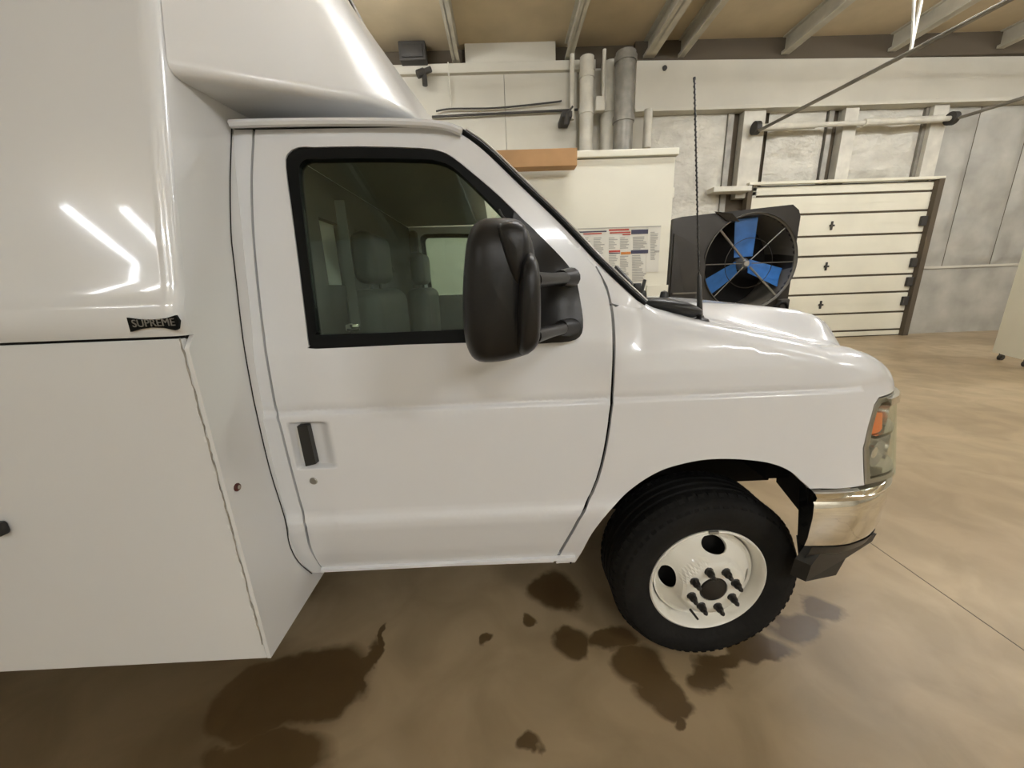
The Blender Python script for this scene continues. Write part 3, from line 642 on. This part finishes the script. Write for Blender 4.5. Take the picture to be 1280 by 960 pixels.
for s_, z_ in ((1.33, 1.01), (1.33, .89), (1.23, .89)):
    q = off(.03)(s_, z_); p_, n_ = base(s_); n3 = Vector((-n_[0], -n_[1], 0))
    MB().tube([Vector(q)-n3*.02, Vector(q)+n3*.012], [.045, .048], 20, False).tube([Vector(q)-n3*.015, Vector(q)+n3*.006], [.012, .02], 12).build('lamp_bowl', 'lampchrome', hl)
# --- grille across the nose
gr = empty('grille'); gr.parent = truck; gr.matrix_parent_inverse = Matrix.Translation((0, -YC, 0))
S1 = 1.57
def both(P): P = np.array(P); Q = P.copy(); Q[..., 1] = 2*YC-Q[..., 1]; return P, Q
def strip(z0_, z1_, k0, k1, name, m, par, sA=S1):
    rows_ = []
    for s in np.linspace(sA, SEND, 16):
        rows_.append([off(k0)(s, z0_), off(k1)(s, z0_), off(k1)(s, z1_), off(k0)(s, z1_), off(k0)(s, z0_)])
    P, Q = both(rows_); mb = MB().grid(P).grid(Q); mb.add(list(P[0][:4]), [(0, 1, 2, 3)]); mb.add(list(Q[0][:4]), [(0, 1, 2, 3)]); return mb.build(name, m, par, 30)
strip(.83, 1.075, .05, .06, 'grille_backing', 'under', gr)
for z_ in (.87, .93, .99, 1.03): strip(z_, z_+.022, .0, .02, 'grille_bar', 'chrome', gr)
strip(1.06, 1.082, -.012, .02, 'grille_bar', 'chrome', gr, 1.22); strip(.80, .83, -.004, .02, 'grille_bar', 'steel', gr)
# --- far side copies of the body sheets
for src in (door, fender, MBp, hl):
    pass
def dup(o, parent):
    if o.type == 'EMPTY':
        c = o.copy(); C.objects.link(c)
    else:
        c = mirror_far(o)
    c.parent = parent; c.matrix_parent_inverse = o.matrix_parent_inverse.copy()
    for ch_ in list(o.children):
        if ch_.name.startswith(('door_handle',)): pass
        dup(ch_, c)
    return c
for src in (door, fender, MBp, hl): dup(src, truck)
# --- bumper
bpl = [(.985, 1.026), (1.02, 1.022), (1.08, 1.02), (1.15, 1.026), (1.25, 1.062), (1.33, 1.12), (1.41, 1.22), (1.46, 1.36), (1.50, 1.55), (1.52, 1.8), (1.525, 2.04)]
bp_ = spline(bpl, 8); bn = np.gradient(np.array(bp_), axis=0); bn /= np.hypot(*bn.T)[:, None]
def brow(i, prof):
    n = np.array([-bn[i][1], bn[i][0]]); return [(bp_[i][0]+n[0]*o_, bp_[i][1]+n[1]*o_, z) for o_, z in prof]
prof = [(.09, .790), (.03, .788), (.010, .784), (.0, .775), (.003, .762), (.012, .755), (.006, .745), (.002, .70), (.006, .62), (.014, .585), (.03, .578), (.05, .585)]
P, Q = both([brow(i, prof) for i in range(len(bp_))]); bmb = MB().grid(P).grid(Q); bmb.add(list(P[0]), [tuple(range(len(prof)))]); bmb.add(list(Q[0]), [tuple(range(len(prof)))]); bum = bmb.build('front_bumper', 'chrome', truck, 50)
P, Q = both([brow(i, [(.012, .582), (.02, .55), (.03+.05*(i/len(bp_)), .52), (.06+.05*(i/len(bp_)), .51), (.09, .57)]) for i in range(6, len(bp_))])
MB().grid(P).grid(Q).build('valance', 'black', truck, 40)
# --- drooping end of the valance behind the wheel
a = [at(px, py, y) for px, py, y in ((1029, 680, 1.045), (1096, 667, 1.10), (1090, 677, 1.10), (1057, 698, 1.08), (1045, 719, 1.07), (1007, 727, 1.05), (1014, 707, 1.04), (1027, 690, 1.04))]
MB().prism(a, (-.03, .035, 0)).build('valance_end', 'black', truck, 0)
MB().box((1.02, 1.3, .69), (1.22, 2.83, .76)).build('bumper_bracket', 'under', truck, 0)
# --- wheel well
A3 = [surf_f(*p) for p in arch]; wl = MB()
rws = []
for p in A3: rws.append([(p[0], p[1]+.012, p[2]), (p[0]-.0, p[1]+.06, p[2]+.03), (p[0], 1.55, p[2]+.06)])
wl.grid(np.array(rws)); e_ = A3[-1]
wl.add([(e_[0], e_[1]+.01, e_[2]), (1.0, 1.06, .665), (1.23, 1.5, .55), (1.23, 1.55, .9)], [(0, 1, 2, 3)])
s_ = A3[0]; wl.add([(s_[0], s_[1]+.02, s_[2]), (s_[0]+.0, 1.55, s_[2]), (s_[0]-.02, 1.55, .45), (s_[0]-.02, 1.08, .52)], [(0, 1, 2, 3)])
wl.build('wheel_liner', 'under', truck, 60)
MB().box((.1, 1.56, .525), (1.24, 2.52, 1.05)).box((-.3, 1.54, .42), (.75, 2.5, 1.0)).build('engine_bay', 'under', truck, 0)
MB().box((-2.9, 1.62, .42), (.55, 1.70, .56)).box((-2.9, 2.38, .42), (.55, 2.46, .56)).build('chassis_rail', 'under', truck, 0)
MB().box((-.66, 1.36, .50), (.12, 2.7, .60)).build('cab_floor', 'under', truck, 0)

# --- wheels
WX, WZ, WY = .735, .359, 1.145
def build_wheel(wx, near=True):
    wh = empty('wheel', (wx, WY, 0)); wh.parent = truck; wh.matrix_parent_inverse = Matrix.Translation((0, -YC, 0))
    c = (wx, WY, WZ)
    def B(mb, name, m, par=wh, smooth=30):
        return mb.build(name, m, par, smooth)
    # tyre with a real tread: circumferential ribs and shoulder lugs
    tp = [(.205, .02), (.214, .004), (.228, -.004), (.26, -.022), (.287, -.028), (.317, -.020), (.333, -.006), (.341, .012), (.347, .03)]
    for y_ in (.062, .100, .138, .176): tp += [(.349, y_-.028), (.349, y_-.004), (.340, y_-.002), (.340, y_+.004)]
    tp += [(.349, .19), (.341, .208), (.327, .225), (.287, .24), (.24, .225), (.214, .212), (.205, .2)]
    tp = [(.21+(r_-.21)*1.06 if r_ > .21 else r_, y_) for r_, y_ in tp]
    tyre = B(MB().lathe(tp, c, 96, closed=True), 'tire', 'rubber', wh, 35)
    mb = MB()
    for k in range(60):
        a0 = 2*PI*k/60; a1 = a0+2*PI/60*.55
        for side in (0, 1):
            Vv = []
            for r_, y_ in ((.320, -.022), (.3505, .028), (.3505, .055), (.314, 0.02)) if side == 0 else ((.327, .232), (.3505, .195), (.3505, .165), (.314, .2)):
                r_ = .21+(r_-.21)*1.06
                for a_ in (a0, a1): Vv.append((c[0]+r_*math.cos(a_), c[1]+y_, c[2]+r_*math.sin(a_)))
            mb.add(Vv, [(0, 1, 3, 2), (2, 3, 5, 4), (4, 5, 7, 6), (0, 2, 4, 6), (1, 7, 5, 3)])
    tl = B(mb, 'tread_lugs', 'rubber', wh, 0); tl['kind'] = 'stuff'
    # rim barrel
    B(MB().lathe([(.2235, .004), (.2235, -.006), (.218, -.009), (.212, -.004), (.206, .010), (.200, .025), (.197, .045), (.193, .058), (.196, .064), (.21, .05), (.215, .02)], c, 96, closed=True), 'rim', 'rim', wh, 50)
    prr = ([.052, .09, .104, .113, .122, .150, .170, .182, .195], [-.034, -.034, -.033, -.027, -.012, .016, .038, .045, .045])
    N_ = 96; outc = [(.193*math.cos(2*PI*k/N_), .193*math.sin(2*PI*k/N_)) for k in range(N_)]; inn = [(.052*math.cos(2*PI*k/48), .052*math.sin(2*PI*k/48)) for k in range(48)]
    holes = [inn]
    for q in (84, 174, 264, 354):
        a_ = math.radians(q); hh = []
        for k in range(28):
            t = 2*PI*k/28; u, v_ = .046*math.cos(t), .025*math.sin(t); r_ = .149+v_-.35*u*u/.149; hh.append((r_*math.cos(a_)-u*math.sin(a_), r_*math.sin(a_)+u*math.cos(a_)))
        holes.append(hh)
    disc = panel('disc', outc, lambda s, v: (c[0]+s, c[1]+float(np.interp(math.hypot(s, v), *prr)), c[2]+v), 'rim', wh, holes=holes, step=.009, thick=-.008, roll=.003, drop=-.001, smooth=50)
    B(MB().lathe([(.001, .075), (.19, .075), (.19, .08), (.001, .08)], c, 40), 'brake_drum', 'under')
    B(MB().lathe([(.001, -.052), (.03, -.052), (.046, -.046), (.050, -.038), (.0565, -.035), (.0565, 0)], c, 32), 'hub_cap', 'nut')
    for k in range(8):
        a_ = 2*PI*k/8+.30; x, z = c[0]+.083*math.cos(a_), c[2]+.083*math.sin(a_)
        B(MB().lathe([(.0185, -.040), (.0185, -.049), (.0145, -.053), (.0135, -.068), (.011, -.072), (.0085, -.073), (.0085, -.084), (.004, -.090), (.0005, -.090)], (x, c[1]+.008, z), 10), 'lug_nut', 'nut', wh, 30)
    B(MB().tube([(c[0]-.075, c[1]-.035, c[2]-.095), (c[0]-.065, c[1]-.075, c[2]-.10)], [.005, .004], 8), 'valve_stem', 'nut')
    B(MB().box((c[0]-.022, c[1]-.014, c[2]+.214), (c[0]+.014, c[1]-.004, c[2]+.2245), .002), 'balance_weight', 'steel')
    return wh
wh = build_wheel(WX)
def copy_tree(o, parent, dx=0, flip=False):
    c = o.copy(); C.objects.link(c); c.parent = parent; c.matrix_parent_inverse = o.matrix_parent_inverse.copy()
    for ch_ in o.children: copy_tree(ch_, c)
    return c
w2 = copy_tree(wh, truck); w2.location = (WX-3.5, WY, 0)
for x in (WX, WX-3.5):
    w3 = copy_tree(wh, truck); w3.rotation_euler = (0, 0, PI); w3.location = (x, 2*YC-WY, 0)
    # a half turn about the wheel's own upright axis
MB().tube([(WX, 1.3, WZ), (WX, 2.78, WZ)], .05, 10).tube([(WX-3.5, 1.3, WZ), (WX-3.5, 2.78, WZ)], .07, 10).build('axle', 'under', truck)

# --- roof, drip rail, windshield, pillars
def roofpt(x, t):                           # t 0..1 from the near rail to the centre
    y = 1.168+(YC-1.168)*t; z = 1.915+.07*math.sin(t*PI/2)-(.10*max(0, (x+.22)/.2)**2 if x > -.22 else 0)
    return (x, y, z)
P, Q = both([[roofpt(x, t) for t in np.linspace(0, 1, 14)] for x in np.linspace(-.72, -.08, 24)]); MB().grid(P).grid(Q).build('roof', 'paint', truck, 40)
rl = [at(px, py, 1.15) for px, py in ((288, 155), (330, 153.5), (400, 152.5), (470, 152.5), (530, 154.5), (560, 158.5), (577, 165))]
mb = MB().tube(spline(rl, 4), .0105, 8); mb.build('drip_rail', 'paint', truck)
# header strip between rail and door
hp = poly([(291, 158.5), (520, 155.2), (548, 157.5), (575, 165.5), (578, 172), (570, 176), (520, 170), (318, 170), (291, 170)])
hstrip = panel('roof_side', hp, lambda s, v: tuple(np.array(surf_cab(s, v))+[0, .012, 0]), 'gap', truck, step=.02, thick=.01, roll=0, drop=0)
# windshield edge: black rubber with a bright moulding, following the A pillar down to the cowl
WE = [(578, 165), (606, 185), (652, 229), (700, 275), (745, 322), (780, 356), (806, 380)]
wep = []
for px, py in WE:
    s, v = inv(px, py); q = np.array(surf_cab(s, v)); wep.append(at(px, py, q[1]+.02))
ws = spline(wep, 5)
MB().tube(ws, .008, 8).build('windshield_seal', 'seal', truck)
MB().tube([np.array(p)+[.010, .010, .009] for p in ws], .004, 8).build('windshield_moulding', 'steel', truck)
# A pillar painted body inboard of the door edge
R2 = []
for p in ws: p = np.array(p); R2.append([p+[-.03, -.006, -.02], p+[-.01, .0, .0], p+[0, .03, .002], p+[-.02, .06, -.03]])
P, Q = both(R2); MB().grid(P).build('windshield_pillar', 'paint', truck, 50); MB().grid(Q).build('windshield_pillar', 'paint', truck, 50)
P = []
for i, p in enumerate(ws):
    t = i/(len(ws)-1); row = []
    for k in range(15):
        u = k/14; row.append((p[0]+(.17+.03*t)*math.sin(u*PI/2)**1.0*1.0, p[1]+.02+(YC-p[1]-.02)*u, p[2]+.055*(1-t)*math.sin(u*PI/2)-.01*t))
    P.append(row)
P, Q = both(P); MB().grid(P).grid(Q).build('windshield', 'wglass', truck, 60)
# black cowl grille, wiper
A, B_ = at(798, 378, 1.25), at(866, 391, 1.25); ax = (B_-A)/2; cc_ = (A+B_)/2; P = []
for i in range(15):
    t = -math.cos(PI*i/14); r_ = math.sqrt(max(0, 1-t*t)); row = []
    for k in range(21): a_ = 2*PI*k/20; row.append(cc_+ax*t+np.array([-.035*math.cos(a_), (.10*math.cos(a_)), .030*math.sin(a_)])*r_)
    P.append(row)
MB().grid(np.array(P)).build('cowl_vent', 'black', truck, 60)
MB().box((.40, 1.25, 1.30), (.56, 2.83, 1.365), .01).build('cowl_panel', 'black', truck)
wip = MB().tube([at(798, 374, 1.32), at(790, 356, 1.40), at(770, 334, 1.5)], .008, 6).box(at(796, 362, 1.3)-[.012, .012, .012], at(796, 362, 1.3)+[.012, .012, .022], .004).tube([at(800, 372, 1.3), at(806, 350, 1.32)], .006, 6)
wip.build('wiper', 'black', truck)
for px, py in ((797, 377), (803, 368), (830, 369)): 
    q = at(px, py, 1.34); MB().lathe([(.016, -.01), (.012, .012), (.001, .016)], q, 10, 'z').build('washer_nozzle', 'black', truck)
# --- antenna
an = empty('antenna'); an.parent = truck; an.matrix_parent_inverse = Matrix.Translation((0, -YC, 0))
ab = at(875, 402, 1.19); atp = at(868, 98, 1.19)
MB().lathe([(.028, -.012), (.028, .0), (.024, .008), (.012, .014), (.009, .02), (.001, .02)], ab, 24, 'z').build('base', 'black', an)
up = (atp-ab); MB().tube([ab+up*.01, ab+up*.21, ab+up*.22], [.0095, .0065, .003], 10).build('mast_foot', 'black', an)
hel = []; 
mb = MB().tube([ab+up*.2, atp], .0022, 6)
for k in range(400):
    t = .22+.78*k/399; q = ab+up*t; a_ = k*2*PI/10; hel.append(q+np.array([.0030*math.cos(a_), .0030*math.sin(a_), 0]))
mb.tube(hel, .0011, 4); mb.tube([atp-up*.006, atp+up*.004], .004, 6); mb.build('mast', 'black', an)

# --- tow mirror
mi = empty('tow_mirror'); mi.parent = truck; mi.matrix_parent_inverse = Matrix.Translation((0, -YC, 0))
MO = [(628, 275), (600, 278), (587, 296), (582, 330), (580, 372), (582, 415), (588, 438), (600, 449), (625, 449), (650, 443), (663, 437), (668, 420), (668, 330), (662, 298), (650, 279)]
def lobe(out, y0, y1, name, par, m='mirror_black', rim=.25, cen=None, pts=3, back=.5):
    o2 = spline(out, pts, True); c_ = np.mean(o2, 0); rows_ = []
    for f_, g_ in [(0.0, 0), (.35, .02), (.6, .07), (.8, .18), (.92, .36), (.98, .6), (1, .85), (1, 1.15), (.98, 1.5), (.93, 1.8), (.8, 1.95), (0, 2)]:
        Yd = y0+(y1-y0)*g_/2; rows_.append([at(c_[0]+(p[0]-c_[0])*f_, c_[1]+(p[1]-c_[1])*f_, .5*(y0+y1))*1 for p in o2])
        for r_ in rows_[-1]:
            pass
        rows_[-1] = [np.array([r_[0], Yd, r_[2]]) for r_ in rows_[-1]]
    P = np.array(rows_); P = np.concatenate([P, P[:, :1]], 1); return MB().grid(P).build(name, m, par, 50)
lobe(MO, .70, .90, 'mirror_housing', mi)
lobe([(622, 285), (634, 278), (650, 280), (659, 292), (662, 318), (657, 345), (648, 362), (636, 345), (626, 312)], .690, .80, 'housing_cap', mi)
lobe([(656, 318), (650, 330), (647, 360), (645, 400), (648, 438), (662, 437), (672, 420), (673, 370), (671, 335), (665, 319)], .655, .86, 'arm_carrier', mi)
MB().tube([at(668, 350, .80), at(690, 349, .90), at(712, 347, 1.03)], [.017, .0145, .0155], 14).build('mirror_arm', 'mirror_black', mi)
MB().tube([at(668, 420, .80), at(690, 414, .90), at(710, 409, 1.03)], [.017, .0145, .0155], 14).build('mirror_arm', 'mirror_black', mi)
for px, py in ((706, 348), (706, 410)):
    MB().tube([at(px-5, py, .985), at(px+8, py-1, 1.05)], [.021, .027], 14).build('arm_socket', 'mirror_black', mi)
sail = [inv(x, y) for x, y in spline([(650, 272), (642, 266), (642, 300), (645, 380), (652, 425), (690, 427), (718, 423), (727, 408), (724, 375), (717, 347), (701, 323), (668, 288)], 3, True)]
def surf_s(s, v):
    p = np.array(surf_cab(s, v)); q = proj(p); k = 0
    for cx_, cy_, r_ in ((700, 342, 30), (705, 405, 32)): k += math.exp(-((q[0]-cx_)**2+(q[1]-cy_)**2)/r_**2)
    return tuple(p-[0, .012+.026*k, 0])
panel('sail_plate', sail, surf_s, 'mirror_black', mi, step=.012, thick=.02, roll=.004, smooth=60)
MB().tube([at(624, 262, 1.12), at(628, 270, 1.11), at(633, 275, 1.1)], .003, 6).build('cable', 'belt', mi)
lobe([(590, 300), (586, 330), (585, 380), (588, 430), (592, 380), (592, 330)], .74, .88, 'mirror_glass_edge', mi, 'black')

# --- interior
it = empty('interior'); it.parent = truck; it.matrix_parent_inverse = Matrix.Translation((0, -YC, 0))
# rear bulkhead with a narrow window opening towards the box
MB().box((-.70, 1.20, .6), (-.66, 1.47, 1.9)).box((-.70, 1.66, .6), (-.66, 2.88, 1.9)).box((-.70, 1.47, .6), (-.66, 1.66, 1.50)).box((-.70, 1.47, 1.74), (-.66, 1.66, 1.9)).build('bulkhead', 'interior', it, 0)
MB().box((-.705, 1.44, 1.47), (-.69, 1.69, 1.77)).build('pass_through_window', 'paper', it, 0)
MB().box((-.66, 1.25, 1.90), (-.16, 2.83, 1.915), .005).build('headliner', 'headliner', it, 0)
P = []
MB().box((.18, 1.16, 1.0), (.52, 2.92, 1.33), .05).build('dashboard', 'seat', it)
MB().box((.12, 2.30, 1.22), (.34, 2.75, 1.40), .05).build('instrument_hood', 'seat', it)
mb = MB(); 
ringp = [(.06+.10*math.sin(t)*.0+.07*math.sin(t), 2.52+.19*math.cos(t), 1.24+.17*math.sin(t)) for t in np.linspace(0, 2*PI, 33)]
MB().tube(ringp, .014, 8, False).tube([(.06, 2.35, 1.24), (.06, 2.69, 1.24)], .018, 8).tube([(.06, 2.52, 1.24), (.2, 2.52, 1.15)], .03, 8).build('steering_wheel', 'seat', it)
def seat(yc):
    st = MB().box((-.52, yc-.24, .72), (-.02, yc+.24, .90), .05).build('seat_cushion', 'seat', it)
    P = MB().box((-.60, yc-.23, .88), (-.46, yc+.23, 1.48), .055).build('seat_back', 'seat', it)
    MB().box((-.585, yc-.13, 1.50), (-.49, yc+.13, 1.70), .04).tube([(-.54, yc-.06, 1.45), (-.54, yc-.06, 1.55)], .008, 6).tube([(-.54, yc+.06, 1.45), (-.54, yc+.06, 1.55)], .008, 6).build('headrest', 'seat', it)
seat(1.64); seat(2.56)
def beltstrip(a, b2, name, wd=.024, m='belt'):
    a = np.array(a); b2 = np.array(b2); t = (b2-a)/np.linalg.norm(b2-a); s_ = np.cross(t, [0, 1, 0]); s_ /= np.linalg.norm(s_)
    MB().prism([a-s_*wd, a+s_*wd, b2+s_*wd, b2-s_*wd], (0, .003, 0)).build(name, m, it, 0)
beltstrip(at(424, 250, 1.32), at(445, 408, 1.30), 'seat_belt', .016); beltstrip(at(438, 283, 1.8), at(494, 340, 1.9), 'belt_strap', .006, 'belt')
c = at(441, 409, 1.24); MB().box(c-[.022, .01, .012], c+[.022, .01, .012], .006).build('buckle', 'chrome', it)
MB().box((-.66, 1.19, .95), (-.60, 1.25, 1.88), .02).build('pillar_trim', 'interior', it)
MB().box((-.66, 2.84, .95), (-.60, 2.90, 1.88), .02).build('pillar_trim', 'interior', it)
MB().box((-.5, 1.12, 1.28), (.2, 1.16, 1.315), .012).build('door_sill_trim', 'seat', it)
MB().box((-.5, 2.92, 1.0), (.2, 2.97, 1.42), .012).build('far_door_trim', 'seat', it)

# --- box body
bx = empty('box_body'); bx.parent = truck; bx.matrix_parent_inverse = Matrix.Translation((0, -YC, 0))
XB, XR_ = -.722, -3.9
ZB = .445
# upper side leans inwards; cross section swept along x, corner rounded in plan
def yside(z): return float(np.interp(z, [ZB, 1.385, 1.39, 1.41, 1.455, 1.475, 1.50, 1.55, 2.9], [.85, .85, .846, .838, .838, .848, .857, .867, .867+.205*1.35]))
zlist = [1.39, 1.395, 1.41, 1.43, 1.455, 1.465, 1.475, 1.49, 1.51, 1.55]+list(np.arange(1.6, 2.85, .05))+[2.88, 2.92]
rows_ = []
for z in zlist:
    y = yside(z); r_ = .030; row = [(XR_, y, z), (-2.6, y, z), (-1.5, y, z), (-1.0, y, z)]
    for a_ in np.linspace(0, PI/2, 7): row.append((XB-r_+r_*math.sin(a_), y+r_-r_*math.cos(a_), z))
    rows_.append(row)
P, Q = both(rows_)
MB().grid(P).build('upper_side_panel', 'boxpaint', bx, 35); MB().grid(Q).build('upper_side_panel', 'boxpaint', bx, 35)
MB().box((XR_, 1.13, 2.90), (XB, 2*YC-1.13, 2.94)).build('box_roof', 'boxpaint', bx, 0)
# lower side panel, its own sheet with a shadow gap below the moulding
MB().box((XR_, .852, ZB), (XB-.012, .872, 1.3835), .002).build('lower_side_panel', 'boxpaint', bx, 0)
MB().box((XR_, .865, 1.35), (XB-.012, .885, 1.40)).build('panel_gap', 'gap', bx, 0)
fo = [(XB, .852, ZB), (XB, .852, 1.36)]+[(XB, yside(z)+.029, z) for z in zlist]; fo = fo+[(p[0], 2*YC-p[1], p[2]) for p in fo[::-1]]
MB().prism(fo, (-.010, 0, 0)).build('front_panel', 'gel', bx, 0)
MB().box((XR_, .87, ZB+.0), (XB-.02, 2*YC-.87, ZB+.06)).build('box_floor', 'under', bx, 0)
MB().box((XR_, 2*YC-.872, ZB), (XB-.012, 2*YC-.852, 1.378), .003).build('lower_side_panel', 'boxpaint', bx, 0)
MB().box((XR_-.02, .87, ZB), (XR_, 2*YC-.87, 2.9)).build('rear_wall', 'boxpaint', bx, 0)
# ragged bead of sealant down the front corner
bead = []; zz_ = 1.385
while zz_ > ZB+.05: bead.append((XB-.0135+random.uniform(-.0015, .0015), .852, zz_)); zz_ -= .012
MB().tube(bead, [.0016+random.uniform(-.0006, .0008) for _ in bead], 6).build('sealant_bead', 'caulk', bx)
mb = MB()
for k in range(26):
    z_ = random.uniform(ZB+.06, 1.37); mb.box((XB-.0175+random.uniform(-.003, .001), .8510, z_), (XB-.0155, .8530, z_+random.uniform(.006, .022)))
o = mb.build('sealant_crumbs', 'gel', bx, 0); o['kind'] = 'stuff'
# lamp on the front face, latch at the left edge
c = at(296, 609, 1.0); d = ray(296, 609); k = XB/d[0]; c = CP+d*k
MB().lathe([(.001, .006), (.008, .006), (.011, .002), (.011, -.002)], (XB, c[1], c[2]), 20, 'x').build('marker_lamp', 'red', bx)
MB().lathe([(.001, .009), (.005, .008), (.006, .004)], (XB, c[1], c[2]), 12, 'x').build('lamp_centre', 'caulk', bx)
c = at(-6, 660, .84); MB().box((c[0]-.04, .825, c[2]-.022), (c[0]+.022, .853, c[2]+.016), .009).build('latch', 'black', bx)
# name badge: dark waisted plate with raised bright letters
bq = [(158, 397), (172, 399), (190, 399.5), (208, 397.5), (219, 394), (223.5, 401), (222.5, 411), (219, 413), (205, 410), (190, 409.5), (175, 411.5), (163, 415)]
P0 = [at(x, y, .834) for x, y in bq]
badge = MB().prism([(p[0], .834, p[2]) for p in P0], (0, .006, 0)).build('badge_plate', 'seal', bx, 0)
cu = bpy.data.curves.new('badge_lettering', 'FONT'); cu.body = 'SUPREME'; cu.align_x = 'CENTER'; cu.align_y = 'CENTER'; cu.extrude = .0012; cu.size = .032; cu.space_character = 1.0
to = bpy.data.objects.new('badge_lettering', cu); C.objects.link(to)
bpy.context.view_layer.update(); dg = bpy.context.evaluated_depsgraph_get(); me = bpy.data.meshes.new_from_object(to.evaluated_get(dg)); bpy.data.objects.remove(to)
cA, cB = at(163, 405, .832), at(220, 403, .832); wdt = max(v.co.x for v in me.vertices)-min(v.co.x for v in me.vertices); sc = (cB[0]-cA[0])*.93/wdt
cc = (cA+cB)/2; V = [(cc[0]+v.co.x*sc, .8325-v.co.z*.6, cc[2]+v.co.y*min(sc*1.0, 1.0)) for v in me.vertices]
o = link('badge_lettering', V, [tuple(p.vertices) for p in me.polygons], 'steel', badge, 0)
# --- aerodynamic fairing over the cab
A_, B_, C_ = np.array([-.722, .985, 1.955]), np.array([-.315, 1.27, 2.005]), np.array([-.16, YC, 2.06])
A2, B2, C2 = np.array([-.722, 1.16, 2.85]), np.array([-.66, 1.60, 2.72]), np.array([-.70, YC, 2.80])
botl = spline([A_, A_*.66+B_*.34, A_*.33+B_*.67, A_*.1+B_*.9, B_+[.045, .09, .006], B_*.66+C_*.34+[.03, 0, 0], B_*.33+C_*.67+[.02, 0, 0], C_], 6)
topl = spline([A2, A2*.66+B2*.34, A2*.33+B2*.67, A2*.1+B2*.9, B2+[.0, .04, 0], B2*.66+C2*.34, B2*.33+C2*.67, C2], 6)
rows_ = []
innr = [np.array([p[0]-.0 if p[0] < -.5 else p[0]-.1, max(p[1]+.3, 1.35) if i < 30 else p[1], 2.03]) for i, p in enumerate(botl)]
for i, (b0, t0) in enumerate(zip(botl, topl)):
    cx_ = np.array([-.722, YC, b0[2]]); inw = (cx_-b0); inw[0] *= .6; inw[2] = 0; L = np.linalg.norm(inw); inw = inw/max(L, 1e-6); r_ = .024; row = []
    row.append(b0+inw*.42+[0, 0, .03]); row.append(b0+inw*.2+[0, 0, .012])
    up_ = (t0-b0)/np.linalg.norm(t0-b0)
    for a_ in np.linspace(0, 1, 7):
        # quadratic bend from the underside into the side
        p0, p1, p2 = b0+inw*r_*1.6+[0, 0, .001], b0, b0+up_*r_*1.4; row.append(p0*(1-a_)**2+2*p1*a_*(1-a_)+p2*a_*a_)
    for t in np.linspace(.12, 1, 8): row.append(b0+(t0-b0)*t)
    rows_.append(row)
P, Q = both(rows_)
for arr in (P, Q): arr[..., 0] = np.maximum(arr[..., 0], XB+.001) if True else arr[..., 0]
MB().grid(P).grid(Q).build('roof_fairing', 'gel', truck, 50)
